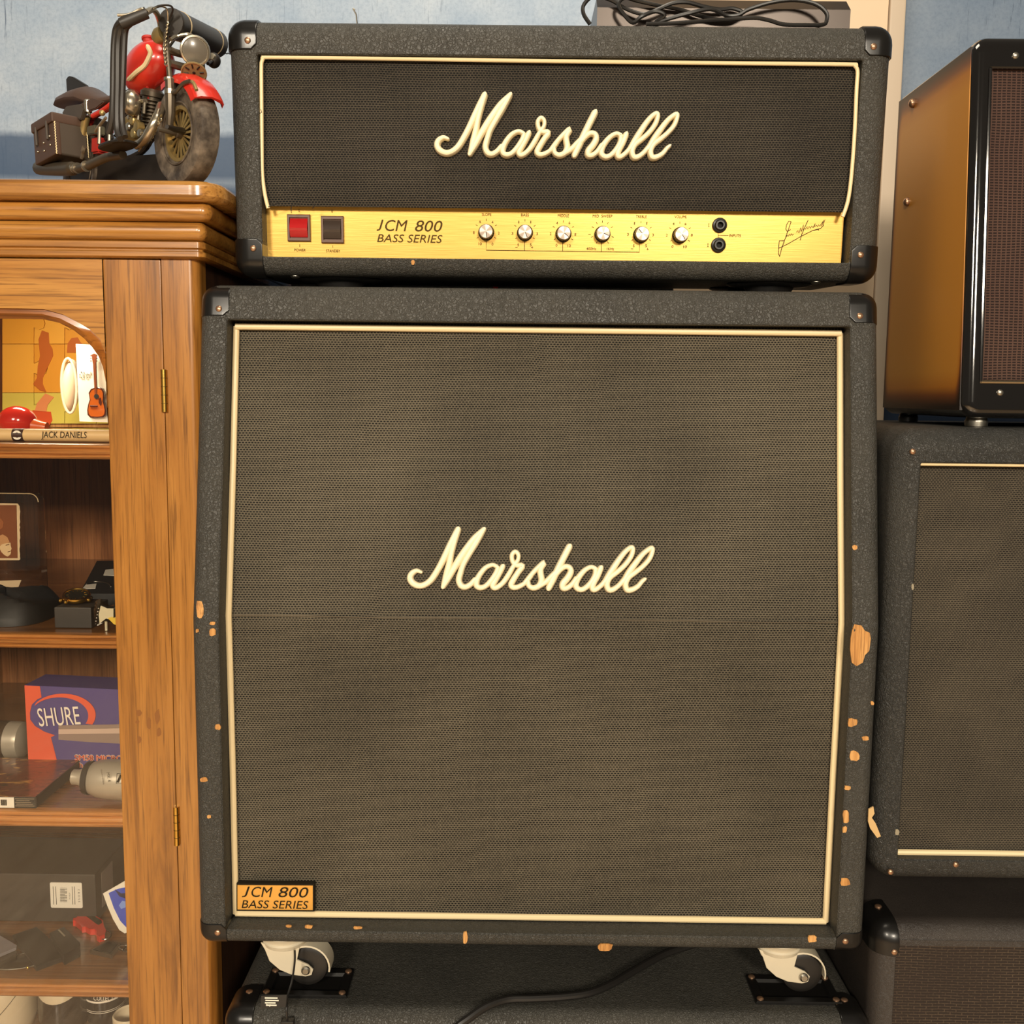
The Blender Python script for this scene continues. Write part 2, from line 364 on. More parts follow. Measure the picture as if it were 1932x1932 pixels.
# ------------------------------------------------------------------ shared builders
def grid(fn, nu, nv, thick=0.0):
    vs = [fn(i/nu, j/nv) for j in range(nv+1) for i in range(nu+1)]
    return MB().add(vs, [[j*(nu+1)+i, j*(nu+1)+i+1, (j+1)*(nu+1)+i+1, (j+1)*(nu+1)+i] for j in range(nv) for i in range(nu)])
def screw_mb(c, n, r, h=0.0012):
    return MB().lathe([(r, -0.001), (r, h*0.4), (r*0.8, h*0.85), (r*0.4, h*1.1), (0, h*1.15)], c, n, 12)
def corner(parent, cx, cz, sx, sz, w, h, d, y0, frame, screw_uv=None, off=0.0022, R=0.018, top_screw=False):
    """moulded plastic cap over the front corner whose outer edges run through cx, cz"""
    xo = cx + sx*off; xi = cx - sx*w; zo = cz + sz*off; zi = cz - sz*h; ya = y0-off; yb = y0+d
    x0, x1 = min(xo, xi), max(xo, xi); z0, z1 = min(zo, zi), max(zo, zi)
    eps = 1e-5
    def outer(v): return (abs(v.co.x-xo) < eps)+(abs(v.co.z-zo) < eps)+(abs(v.co.y-ya) < eps)
    def sel(e):
        n = 0
        for ax, val in (('x', xo), ('z', zo), ('y', ya)):
            if all(abs(getattr(v.co, ax)-val) < eps for v in e.verts): n += 1
        return n == 2
    bm = bmesh.new(); bmesh.ops.create_cube(bm, size=1)
    for v in bm.verts: v.co = V(((x0+x1)/2+v.co.x*(x1-x0), (ya+yb)/2+v.co.y*(yb-ya), (z0+z1)/2+v.co.z*(z1-z0)))
    bmesh.ops.bevel(bm, geom=[e for e in bm.edges if sel(e)], offset=R, segments=6, profile=0.5, affect='EDGES')
    inn = [e for e in bm.edges if all(abs(v.co.x-xi) < eps and abs(v.co.z-zi) < eps for v in e.verts)]
    bmesh.ops.bevel(bm, geom=inn, offset=0.006, segments=1, affect='EDGES')
    lip = [e for e in bm.edges if len(e.link_faces) == 2 and e.calc_face_angle(0) > 0.7 and all(v.co.y < yb-eps for v in e.verts)]
    bmesh.ops.bevel(bm, geom=lip, offset=0.0011, segments=2, profile=0.5, affect='EDGES')
    mb = MB().bm(bm)
    c = obj('corner_protector', mb, 'black', parent, frame)
    if screw_uv:
        obj('screw', screw_mb(V((cx-sx*screw_uv[0], ya+0.0002, cz-sz*screw_uv[1])), (0, -1, 0), 0.0036, 0.002), 'rivet', c, frame)
    if top_screw:
        obj('screw', screw_mb(V((cx-sx*w*0.62, y0+d*0.72, zo-0.0003)), (0, 0, 1), 0.0042, 0.002), 'rivet', c, frame)
    return c
def pxpatch(px, py, w, h, plane, off, jit=0.28, n=11, squareness=0.6):
    pts = []
    for i in range(n):
        a = 2*PI*i/n; cx, cz = math.cos(a), math.sin(a)
        k = 1/max(abs(cx), abs(cz))**squareness
        r = k*(1-jit*random.random())
        pts.append(plane(px+cx*w/2*r, py+cz*h/2*r, off))
    return pts

# brand script on both grilles: strokes as (x, y, half width) traced once, in crop units
LA = lambda L: [(750+x/7.43, 980+y/7.43, r/7.43) for x, y, r in L]
LB = lambda L: [(990+x/7.43, 980+y/7.43, r/7.43) for x, y, r in L]
LOGO = [
 LA([(332,738,26),(270,720,36),(205,758,46),(180,822,50),(215,890,50),(300,930,47),(390,912,46),(480,840,48),(570,700,48),(650,550,50),(720,400,50),(785,265,48),(848,148,50)]),
 LA([(848,148,50),(800,310,45),(755,480,44),(728,620,48),(690,780,52),(645,938,40)]),
 LA([(645,938,40),(710,830,48),(790,690,50),(880,545,55),(985,390,52),(1090,255,48),(1210,143,40)]),
 LA([(1210,143,40),(1110,310,50),(1015,470,46),(930,620,44),(885,750,46),(862,850,48),(890,925,48),(950,948,44),(1020,915,42),(1085,845,40)]),
 LA([(1390,660,34),(1330,638,33),(1240,675,38),(1160,765,42),(1112,860,46),(1112,930,46),(1165,958,42),(1235,935,40),(1310,860,42),(1380,760,44),(1405,690,40)]),
 LA([(1475,662,42),(1430,750,44),(1372,850,45),(1335,920,45),(1355,958,42),(1410,945,40),(1485,880,40),(1560,770,40),(1625,655,36),(1688,570,32),(1694,495,34),(1650,452,34),(1604,500,36),(1610,580,36),(1655,640,36),(1750,652,46),(1692,740,44),(1622,850,46),(1592,920,46),(1632,955,42),(1710,938,38),(1800,880,36),(1870,790,38)]),
 LB([(0,890,36),(80,790,38),(170,690,38),(270,608,46),(225,690,46),(222,760,48),(235,850,48),(200,930,46),(120,962,42),(58,930,40),(50,880,36)]),
 LB([(190,940,40),(290,880,40),(370,800,40),(440,735,42)]),
 LB([(622,388,52),(540,545,52),(470,685,52),(400,830,52),(338,958,48)]),
 LB([(440,770,40),(500,700,42),(565,662,42),(626,676,44),(643,735,48),(600,820,50),(535,900,50),(532,960,46),(590,962,42),(660,910,40),(720,830,40)]),
 LB([(985,690,36),(930,668,35),(850,705,38),(770,790,44),(722,880,46),(722,950,46),(780,985,42),(850,960,40),(930,880,42),(985,780,42),(990,700,38)]),
 LB([(1064,682,44),(1020,790,45),(960,900,45),(947,970,45),(980,985,42),(1040,950,38),(1110,880,38),(1165,800,42)]),
 LB([(1130,860,44),(1190,760,46),(1260,650,46),(1350,520,42),(1430,430,38),(1495,393,38),(1512,432,38),(1480,530,38),(1400,640,38),(1290,740,40),(1195,810,44),(1150,900,46),(1170,980,46),(1230,985,42),(1310,930,38),(1385,845,38)]),
 LB([(1385,860,42),(1450,750,46),(1530,640,46),(1640,500,40),(1720,430,38),(1780,402,38),(1783,455,38),(1740,560,38),(1650,660,38),(1550,740,40),(1455,810,44),(1410,900,46),(1430,985,46),(1500,985,42),(1580,940,38),(1640,870,34),(1675,840,30)])]
def logo(plane, nrm, h, tf):
    mb = MB(); nrm = V(nrm).normalized()
    for si, st in enumerate(LOGO):
        pts = [V(plane(*tf(x, y))) for x, y, r in st]
        sc = (V(plane(*tf(1100, 1050)))-V(plane(*tf(1000, 1050)))).length/100
        rad = [r*sc*0.96 for x, y, r in st]
        q = smoothpath(pts, 4); rq = smoothpath([V((r, 0, 0)) for r in rad], 4); rq = [v.x for v in rq]
        t0 = (q[0]-q[1]).normalized(); t1 = (q[-1]-q[-2]).normalized()
        pre = [(q[0]+t0*rq[0]*c, rq[0]*s) for c, s in ((0.97, 0.2), (0.85, 0.52), (0.5, 0.87))]
        post = [(q[-1]+t1*rq[-1]*c, rq[-1]*s) for c, s in ((0.5, 0.87), (0.85, 0.52), (0.97, 0.2))]
        path = pre + list(zip(q, rq)) + post; rings = []
        hh = h*(1+0.02*(si % 5))
        for i, (c, r) in enumerate(path):
            a = path[max(0, i-1)][0]; b = path[min(len(path)-1, i+1)][0]; t = (b-a).normalized(); sd = nrm.cross(t).normalized()
            rings.append([c+sd*r*x+nrm*hh*z for x, z in ((1, -0.2), (1, 0.35), (0.9, 0.68), (0.62, 0.92), (0.25, 1), (-0.25, 1), (-0.62, 0.92), (-0.9, 0.68), (-1, 0.35), (-1, -0.2))])
        mb.loft(rings)
    return mb

# ------------------------------------------------------------------ slanted speaker cabinet, middle of the stack
KB = 0.177; CD = 0.365
def bend(q): return V((q.x, q.y + KB*max(q.z, 0)*(1-q.y/CD), q.z))
def cabp(px, py, d):
    k = KB*(1-d/CD); Y = d
    for _ in range(12):
        p = at(px, py, Y); Y = d + k*max(p.z, 0)
    return at(px, py, Y)
cab = thing('speaker_cabinet', 'large slanted black speaker cabinet with cream piping and script badge under the amplifier head', 'speaker', (0, 0, -0.383))
ztop = cabp(1000, 609, 0).z
ZS = (-0.2, -0.001, 0.001, 0.12, 0.24)
obj('shell', shell(-0.385, 0.385, -0.383, 0.375, (-0.3535, 0.3525, -0.364, ztop), CD, 0.04, 0.014, 0.02, ZS, bend), 'tolex', cab)
GD = 0.031
def cabgrille(u, v):
    x = -0.3525 + u*0.704; z = -0.3635 + v*(ztop+0.3635)
    if abs(z) < 0.012: pass
    bul = 0.003*(1-abs(2*u-1)**6)
    return bend(V((x, GD+0.004-bul, z)))
obj('grille_cloth', grid(cabgrille, 24, 60), 'grille', cab, smooth=12)
# seam band of the cloth along the bend
obj('seam', MB().tube([bend(V((-0.345+0.69*i/20, GD-0.0002, 0.0005*math.sin(i)))) for i in range(21)], 0.0007, 5), mat('seam_thread', rgb(92, 82, 66), 0.8), cab)
PX = 0.3495; pz0 = -0.3595; pz1 = ztop-0.0065
pth = [bend(V(q)) for q in ((-PX, GD-0.001, pz0), (-PX, GD-0.001, -0.18), (-PX-0.001, GD-0.001, 0), (-PX, GD-0.001, 0.17), (-PX, GD-0.001, pz1))]
obj('side_piping', MB().tube(pth, 0.0037, 10), 'piping', cab)
pip2 = MB().tube([bend(V(q)) for q in ((PX-0.001, GD-0.001, pz0), (PX-0.001, GD-0.001, -0.18), (PX, GD-0.001, 0), (PX-0.001, GD-0.001, 0.17), (PX-0.001, GD-0.001, pz1))], 0.0037, 10)
obj('side_piping', pip2, 'piping', cab)
obj('top_piping', MB().tube([bend(V((-PX, GD-0.005, pz1))), bend(V((PX-0.001, GD-0.005, pz1)))], 0.0037, 10), 'piping', cab)
obj('bottom_piping', MB().tube([V((-PX, GD-0.001, pz0)), V((PX-0.001, GD-0.001, pz0))], 0.0037, 10), 'piping', cab)
nb_ = V((0, -1, KB)).normalized()
obj('script_badge', logo(lambda x, y: cabp(x, y, GD), nb_, 0.0065, lambda x, y: (x, y)), 'logo', cab)
# corner caps
for sx in (-1, 1):
    fr = M.Translation((0, KB*0.345*0.98, 0)) @ M.Rotation(0, 4, 'X')
    th = math.atan(KB); top = bend(V((0, 0, 0.375)))
    frm = M.Translation((0, top.y, 0.375)) @ M.Rotation(-th, 4, 'X')
    corner(cab, sx*0.385, 0.0, sx, 1, 0.0335, 0.036, 0.05, 0.0, frm, (0.0225, 0.0285), 0.002, 0.018)
    corner(cab, sx*0.385, -0.383, sx, -1, 0.033, 0.026, 0.05, 0.0, M(), (0.023, 0.0165), 0.0015, 0.017)
# maker's plate
bpts = [cabp(*p, 0.024) for p in ((446, 1719), (593, 1720), (593, 1668), (446, 1667))]
pl = obj('name_plate', MB().prism(bpts, (0, 0.008, 0), 0.0006), 'ink', cab)
bp2 = [cabp(*p, 0.0235) for p in ((448, 1716), (590, 1717), (590, 1671), (448, 1670))]
obj('plate_face', MB().prism(bp2, (0, 0.0012, 0)), mat('gold_plate', rgb(226, 168, 78), 0.4, 0.35), pl)
def fit(px0, px1, py0, py1, plane, d):
    """lower-left corner, x and z axes, width and height of a picture box on a plane"""
    a = plane(px0, py1, d); b = plane(px1, py1+(px1-px0)*0.0155, d); c = plane(px0, py0, d)
    return a, b-a, c-a, (b-a).length, (c-a).length
def put(mb, s, box, plane, d, shear=0.0, depth=0.0004, mirror=False):
    O, ex, ey, w, h = fit(*box, plane, d); return mb.text(s, O, ex, ey, w, h, shear, depth, mirror)
t = MB(); cq = lambda x0, x1, y0, y1: (360+x0*.2795, 360+x1*.2795, 1600+y0*.2795, 1600+y1*.2795)
for s_, b_ in (('J', (346, 400, 259, 331)), ('CM', (410, 553, 260, 330)), ('800', (592, 795, 262, 332))): put(t, s_, cq(*b_), cabp, 0.0233, 0.22)
put(t, 'BASS SERIES', (456, 582, 1698, 1713), cabp, 0.0233, 0.2)
obj('lettering', t, 'ink', pl)
# worn patches that bare the plywood
big = [(1608,1190),(1612,1178),(1625,1180),(1632,1190),(1641,1194),(1643,1205),(1640,1228),(1632,1236),(1628,1250),(1616,1257),(1607,1250),(1604,1225),(1605,1205)]
obj('bare_patch', MB().prism([cabp(x, y, -0.0006) for x, y in big], (0, 0.0015, 0)), 'rawwood', cab)
for w_ in ((1613,1033,10,10),(1608,1363,20,18),(1633,1393,15,9),(1612,1426,20,22),(1599,1487,13,10),(1596,1541,13,30),(1594,1565,10,14),(1595,1664,20,16),(1646,1327,7,9),
           (377,1150,15,36),(401,1176,13,8),(401,1193,13,15),(411,1372,12,12),(385,1471,17,9),(394,1541,9,7),(372,1190,7,8),
           (878,1768,10,26),(1143,1787,32,16),(582,1749,18,7),(545,1748,13,5),(675,1751,18,6),(1533,1772,19,15)):
    obj('bare_patch', MB().prism(pxpatch(*w_, cabp, -0.0007), (0, 0.0016, 0)), 'rawwood', cab)
fl_ = [at(x, y, -0.001) for x, y in ((1639,1527),(1648,1522),(1650,1535),(1645,1543),(1652,1553),(1662,1578),(1655,1581),(1642,1563),(1638,1550))]
obj('torn_flap', MB().prism(fl_, (0, 0.002, 0)), mat('cloth_backing', rgb(206, 172, 118), 0.8), cab)
# casters
def caster(X, Y, Z):
    c = V((X, Y, Z)); mw = mat('off_white_metal', rgb(206, 196, 172), 0.4) if 'cast' not in G else G['cast']; G['cast'] = mw
    k = obj('caster', MB().lathe([(0.029, 0), (0.030, -0.004), (0.026, -0.009), (0.0255, -0.012), (0.027, -0.014), (0.025, -0.019), (0.02, -0.022), (0, -0.022)], c, (0, 0, 1), 28), mw, cab)
    f = MB(); wc = c + V((0.028, 0, -0.0465)); s = 1.0
    for dy in (-0.015, 0.013):
        pl_ = [(-0.026, -0.014), (-0.012, -0.018), (0.012, -0.018), (0.020, -0.020), (0.021, -0.032), (0.034, -0.038), (0.040, -0.044), (0.038, -0.051), (0.031, -0.053), (0.014, -0.051), (0.0, -0.045), (-0.012, -0.034), (-0.021, -0.023)]
        f.prism([c + V((a-0.004*(b < -0.03), dy, b-0.003*(b < -0.03))) for a, b in pl_], (0, 0.002, 0), 0.0004)
    arc = []
    for i in range(13):
        a = math.radians(125-135*i/12); arc.append(a)
    rings = [[wc + V((math.cos(a)*r, y, math.sin(a)*r)) for r, y in ((0.0262, -0.013), (0.0280, -0.0125), (0.0280, 0.0125), (0.0262, 0.013))] for a in arc]
    f.loft(rings); obj('fork', f, mw, k)
    w = MB().lathe([(0.006, -0.010), (0.018, -0.011), (0.0235, -0.009), (0.0253, -0.004), (0.0253, 0.004), (0.0235, 0.009), (0.018, 0.011), (0.006, 0.010)], wc, (0, 1, 0), 32)
    obj('wheel', w, 'rubber', k)
    obj('axle_nut', MB().lathe([(0.0052, -0.0175), (0.0052, -0.0195), (0.0035, -0.021), (0, -0.021)], wc, (0, 1, 0), 12), 'steel', k)
for X in (-0.295, 0.2975): caster(X, 0.046, -0.383)
for X in (-0.295, 0.2975): caster(X, 0.31, -0.383)

# ------------------------------------------------------------------ lower speaker cabinet
low = thing('speaker_cabinet', 'bottom black speaker cabinet with caster cups on top, under the slanted cabinet', 'speaker', (0.02, 0.17, -1.208))
LY = -0.012
frL = M.Translation((0.02, LY, 0))
obj('shell', shell(-0.375, 0.375, -1.208, -0.458, (-0.343, 0.343, -1.18, -0.497), 0.37, 0.03, 0.02, 0.022), 'tolex', low, frL)
obj('grille_cloth', MB().quad(*(V((x, 0.026, z)) for x, z in ((-0.342, -1.179), (0.342, -1.179), (0.342, -0.498), (-0.342, -0.498)))), 'grille', low, frL)
obj('piping', MB().tube([V((x, 0.022, z)) for x, z in ((-0.338, -1.175), (0.338, -1.175), (0.338, -0.502), (-0.338, -0.502))], 0.0036, 8, closed=True), 'piping', low, frL)
for sx in (-1, 1):
    corner(low, sx*0.375, -0.458, sx, 1, 0.034, 0.05, 0.052, 0.0, frL, (0.02, 0.04), 0.0025, 0.022, True)
    corner(low, sx*0.375, -1.208, sx, -1, 0.034, 0.036, 0.052, 0.0, frL, (0.02, 0.026), 0.0025, 0.02)
for xc in (-0.268, 0.3185):
    for yc in (0.046, 0.31):
        r0 = lambda ins, z, ym=0: [V((xc+sx_*(0.051-ins), yc+sy_*(0.0285-ins), -0.4585+z)) for sx_, sy_ in ((-1, -1), (1, -1), (1, 1), (-1, 1))]
        cup = obj('caster_cup', MB().loft([r0(0, 0), r0(0, 0.003), r0(0.0012, 0.0042), r0(0.010, 0.0042), r0(0.0125, 0.001), r0(0.018, 0.0008)]), 'black', low, smooth=20)
        for sx_ in (-1, 1):
            for sy_ in (-1, 1):
                obj('screw', screw_mb(V((xc+sx_*0.045, yc+sy_*0.0225, -0.4542)), (0, 0, 1), 0.0042, 0.002), 'rivet', cup)

# ------------------------------------------------------------------ amplifier head
HA = 0.052; HO = V((0.02, 0.0985, 0.3895))
HM = M.Translation(HO) @ M.Rotation(HA, 4, 'X'); HI = HM.inverted()
HEY = (HM.to_3x3() @ V((0, 1, 0)))
head = thing('amplifier_head', 'black amplifier head with gold control panel and white script badge, atop the stack', 'amplifier', HO, HM.to_3x3())
def hp(px, py, d): return on(px, py, HO + HEY*d, HEY)
def hl(px, py, d): return HI @ hp(px, py, d)
ox0 = hl(490, 290, 0).x; ox1 = hl(1615.5, 306, 0).x; oz1 = hl(1050, 107, 0).z; oz0 = hl(1050, 490, 0).z
obj('shell', shell(-0.375, 0.375, 0, 0.281, (ox0, ox1, oz0, oz1), 0.21, 0.045, 0.02, 0.022), 'tolex', head, HM)
# grille cloth board
GH = 0.009
def headgrille(u, v):
    x0 = hl(495-3*v+6*(1-v)**4, 390-282*v, GH).x; x1 = hl(1596+20*min(1, v*2.2)-0*v, 400-278*v, GH).x
    x = x0+u*(x1-x0); z = hl(1050, 394, GH).z*(1-v) + (oz1-0.001)*v
    return V((x, GH-0.004*(1-abs(2*u-1)**8)*(1-abs(2*v-1)**6)+0.004, z))
g_ = grid(headgrille, 20, 16); bz = headgrille(0, 0)
nb = [headgrille(i/20, 0) for i in range(21)]
g_.add(nb + [q+V((0, 0.012, 0.003)) for q in nb], [[i, i+1, i+22, i+21] for i in range(20)])
obj('grille_cloth', g_, 'grille_h', head, HM)
pp = [(506, 393), (500, 368), (495, 330), (494, 280), (493.5, 200), (493, 130), (494.5, 115), (499, 109.5), (510, 108), (700, 110.2), (1050, 115.5), (1400, 119.5), (1600, 121.5), (1611, 123.5), (1616.5, 129), (1618, 140), (1616, 170), (1612.5, 250), (1606.5, 330), (1600, 378), (1590, 409)]
obj('piping', MB().tube(smoothpath([hl(x, y, 0.006) for x, y in pp], 4), 0.0022, 10), 'piping', head, HM)
hn = HM.to_3x3() @ V((0, -1, 0))
obj('script_badge', logo(lambda x, y: hp(x, y, 0.008), hn, 0.008, lambda x, y: (818+(x-767)*464/469, 175+(y-993)*128/125)), 'logo', head)
# control panel
PD = 0.024
gx0 = hl(501, 440, PD).x; gx1 = hl(1590, 450, PD).x
pan = obj('control_panel', MB().box(gx0, gx1, PD, PD+0.004, oz0+0.0005, hl(1050, 375, PD).z, 0.0004, 1), 'gold', head, HM)
c4 = lambda x, y: (870+x/5.2216, 380+y/5.2216)
c5 = lambda x, y: (1230+x/5.084, 380+y/5.084)
c3 = lambda x, y: (500+x/5.222, 370+y/5.222)
PT = PD-0.0004
def bx(fn, x0, x1, y0, y1): a = fn(x0, y0); b = fn(x1, y1); return (a[0], b[0], a[1], b[1])
t = MB()

for s_, b_ in (('J', (1100, 1168, 231, 340)), ('CM', (1184, 1405, 233, 344)), ('800', (1478, 1748, 238, 348))): put(t, s_, bx(c3, *b_), hp, PT, 0.22)
put(t, 'BASS SERIES', bx(c3, 1105, 1748, 374, 452), hp, PT, 0.22)
obj('lettering', t, 'inkbrown', pan)
t = MB()
for s, b in (('POWER', bx(c3, 290, 400, 518, 543)), ('STANDBY', bx(c3, 602, 740, 526, 552)), ('0', bx(c3, 328, 343, 127, 155)), ('0', bx(c3, 653, 668, 135, 163)), ('SLOPE', bx(c4, 205, 297, 114, 142)), ('BASS', bx(c4, 590, 668, 119, 147)),
             ('MIDDLE', bx(c4, 953, 1063, 124, 153)), ('MID  SWEEP', bx(c4, 1297, 1490, 129, 158)), ('TREBLE', bx(c4, 1722, 1828, 135, 162)), ('VOLUME', bx(c5, 217, 333, 133, 160)), ('INPUTS', bx(c5, 743, 852, 314, 340)),
             ('400Hz', bx(c4, 1234, 1330, 452, 478)), ('1KHz', bx(c4, 1436, 1506, 454, 480))): put(t, s, b, hp, PT)
for fn, L in ((c4, (('6',187,198),('4',309,203),('8',125,307),('2',370,312),('10',187,417),('0',309,420),('1',568,203),('1',686,203),('3',505,315),('3',748,318),('5',562,427),('5',686,427),('4',945,212),('6',1067,210),('2',882,318),('8',1125,325),('0',940,432),('10',1065,437),('1',1708,215),('1',1830,215),('3',1643,325),('3',1890,330),('5',1700,437),('5',1822,437))),
              (c5, (('4',207,213),('6',323,215),('2',142,323),('8',382,323),('0',197,432),('10',318,435)))):
    for s, x, y in L:
        w = 16 if len(s) == 2 else (4 if s == '1' else 8); put(t, s, bx(fn, x-w, x+w, y-13, y+13), hp, PT)
def stroke(mb, pts, fn, r=0.00028): mb.tube([hp(*fn(*q), PT) for q in pts], r, 5)
for x, y in ((545, 452), (1685, 467), (1265, 325)): stroke(t, [(x-12, y), (x+12, y)], c4)
for x, y in ((700, 452), (1838, 470)): stroke(t, [(x-11, y), (x+11, y)], c4); stroke(t, [(x, y-11), (x, y+11)], c4)
stroke(t, [(247, 395), (247, 480), (1757, 500), (1757, 410)], c4, 0.00035)
for x, a, b in ((624, 392, 485), (1001, 400, 490), (1381, 400, 495)): stroke(t, [(x, a), (x, b)], c4, 0.00035)
stroke(t, [(636, 300), (636, 352)], c5); stroke(t, [(636, 325), (735, 327)], c5)
for x, y in ((547, 228), (538, 420)): stroke(t, [(x, y-14), (x, y+14)], c5); stroke(t, [(x-6, y-14), (x+6, y-14)], c5); stroke(t, [(x-6, y+14), (x+6, y+14)], c5)
for x, y in ((342, 488), (667, 497)): stroke(t, [(x, y-12), (x, y+12)], c3)
KN = [(917.5, 438.5, 188, 0.9), (990.5, 439.5, 202, 0.9), (1063, 441.5, 232, 0.9), (1136.5, 442, 246, 0.9), (1209.5, 443, 41, 0.9), (1283, 444, 212, 0.9)]
for kx, ky, ang, _ in KN:
    for a in (-128, -60, 0, 60, 128) if kx != 1136.5 else (-112, -60, -30, 0, 30, 60, 112, 150, -150):
        ca, sa = math.sin(math.radians(a)), -math.cos(math.radians(a))
        t.tube([hp(kx+ca*19, ky-3+sa*19, PT), hp(kx+ca*23, ky-3+sa*23, PT)], 0.0003, 5)
obj('scale_marks', t, 'inkbrown', pan)['kind'] = 'stuff'
t = MB()
for s in ([(1335,195),(1312,190),(1292,225),(1285,265),(1300,292),(1330,268)], [(1335,195),(1320,240),(1295,310),(1270,380),(1245,450),(1225,528),(1214,500),(1218,430),(1222,378),(1272,378)],
          [(1285,345),(1300,322),(1305,337),(1320,313),(1325,328),(1340,309),(1345,323),(1360,315)], [(1388,295),(1400,278),(1410,302),(1430,250),(1432,292),(1455,222),(1450,290)],
          [(1498,180),(1470,240),(1440,310),(1422,372)], [(1470,268),(1490,240),(1495,264),(1510,240),(1520,257),(1535,235),(1545,252),(1568,212),(1560,247),(1580,228),(1590,242),(1600,224),(1610,237),(1650,180),(1626,237),(1662,172),(1640,240)],
          [(1220,447),(1300,410),(1430,335),(1540,280),(1592,268),(1602,276)], [(1540,280),(1620,258),(1650,225)]):
    stroke(t, s, c5, 0.00042)
obj('signature', t, 'ink', pan)
# knobs
kcap = mat('spun_aluminium', rgb(196, 186, 174), 0.32, 0.6)
tck = N(kcap, 'ShaderNodeTexCoord'); sk = N(kcap, 'ShaderNodeSeparateXYZ'); LK(kcap, tck.outputs['Object'], sk.inputs[0])
ak = mathn(kcap, 'ARCTAN2', sk.outputs['X'], sk.outputs['Z']); ak = mathn(kcap, 'SINE', mathn(kcap, 'MULTIPLY', ak, v=4.0)); ak = mathn(kcap, 'ADD', mathn(kcap, 'MULTIPLY', ak, v=0.5), v=0.5)
LK(kcap, ramp(kcap, ak, [(0.2, rgb(150, 136, 122)), (0.8, rgb(206, 197, 184))]), P(kcap).inputs['Base Color'])  # spun-metal sheen painted in as lighter and darker sectors
kb_me = kc_me = kp_me = None
for i, (kx, ky, ang, _) in enumerate(KN):
    c = hl(kx, ky, PD)
    rot = M.Translation(c) @ M.Rotation(math.radians(-ang), 4, 'Y')
    if i == 0:
        rings = []
        for r, h, fl in ((0.0094, 0, 0), (0.0094, -0.002, 0), (0.0086, -0.003, 1), (0.0082, -0.0125, 1), (0.0078, -0.0135, 0)):
            rings.append([V((math.cos(2*PI*j/60)*(r-0.0004*fl*(j % 3 == 0)), h, math.sin(2*PI*j/60)*(r-0.0004*fl*(j % 3 == 0)))) for j in range(60)])
        kn = obj('knob', MB().loft(rings), 'black', None, smooth=25)
        kc = obj('knob_cap', MB().lathe([(0.0079, 0.0130), (0.0079, 0.0142), (0.0074, 0.0147), (0, 0.0148)], (0, 0, 0), (0, -1, 0), 32), kcap, None)
        kp = obj('pointer', MB().box(-0.00035, 0.00035, -0.0151, -0.0145, 0.0006, 0.0070), 'ink', None)
        K0 = (kn, kc, kp)
    else:
        kn, kc, kp = (o.copy() for o in K0)
        for o in (kn, kc, kp): COL.objects.link(o)
    kn.parent = head; kn.matrix_local = rot
    kc.parent = kn; kc.matrix_local = M(); kp.parent = kn; kp.matrix_local = M()
# rocker switches
bez = mat('brown_bezel', rgb(96, 66, 48), 0.4)
for (a, b, c_, d_), colr in (((228, 448, 184, 445), 'red'), ((560, 776, 200, 463), 'black')):
    p0 = hl(*c3(a, d_), PD); p1 = hl(*c3(b, c_), PD); w = p1.x-p0.x; h = p1.z-p0.z
    def rc(ins, y): return [V((x, y, z)) for x, z in ((p0.x+ins, p0.z+ins*1.3), (p1.x-ins, p0.z+ins*1.3), (p1.x-ins, p1.z-ins*1.3), (p0.x+ins, p1.z-ins*1.3))]
    sw = obj('rocker_switch', MB().loft([rc(0, PD), rc(0, PD-0.003), rc(0.0006, PD-0.0036), rc(0.0026, PD-0.0036), rc(0.0029, PD-0.001)]), bez, head, HM, smooth=20)
    zA = p0.z+0.0045; zB = p1.z-0.0045; zm = (zA+zB)/2; xa = p0.x+0.0032; xb = p1.x-0.0032
    prof = [(zB, PD-0.0008), (zB, PD-0.0012), (zm+0.0004, PD-0.0062), (zm-0.0004, PD-0.0066), (zm-0.0034, PD-0.0052), (zm-0.0040, PD-0.0056), (zA+0.0006, PD-0.0022), (zA, PD-0.0014), (zA, PD-0.0008)]
    mr = mat('red_translucent_rocker', rgb(176, 22, 24), 0.3, coat=0.2) if colr == 'red' else mat('brown_black_rocker', rgb(58, 46, 38), 0.35, coat=0.1)
    obj('rocker', MB().loft([[V((xa, y, z)) for z, y in prof], [V((xb, y, z)) for z, y in prof]]), mr, sw, HM, smooth=20)
for jx, jy in (c5(648, 230), c5(636, 420)):
    c = hl(jx, jy, PD)
    j = obj('input_jack', MB().lathe([(0.0087, 0), (0.0087, 0.002), (0.0080, 0.003), (0.0062, 0.0034), (0.0056, 0.005), (0.0052, 0.0062), (0.0035, 0.0062), (0.0033, 0.0005), (0, 0.0005)], c, (0, -1, 0), 28), 'black', head, HM)
    obj('jack_hole', MB().lathe([(0.0033, 0.0006), (0, 0.0007)], c, (0, -1, 0), 20), 'dark', j, HM)
for sx in (-1, 1):
    corner(head, sx*0.375, 0.281, sx, 1, 0.034, 0.0335, 0.05, 0, HM, (0.0245, 0.0245), 0.0022, 0.021)
    corner(head, sx*0.375, 0.0, sx, -1, 0.034, 0.041, 0.05, 0, HM, (0.0235, 0.030), 0.0022, 0.021)
hk = mat('brown_metal', rgb(60, 46, 34), 0.35, 0.7)
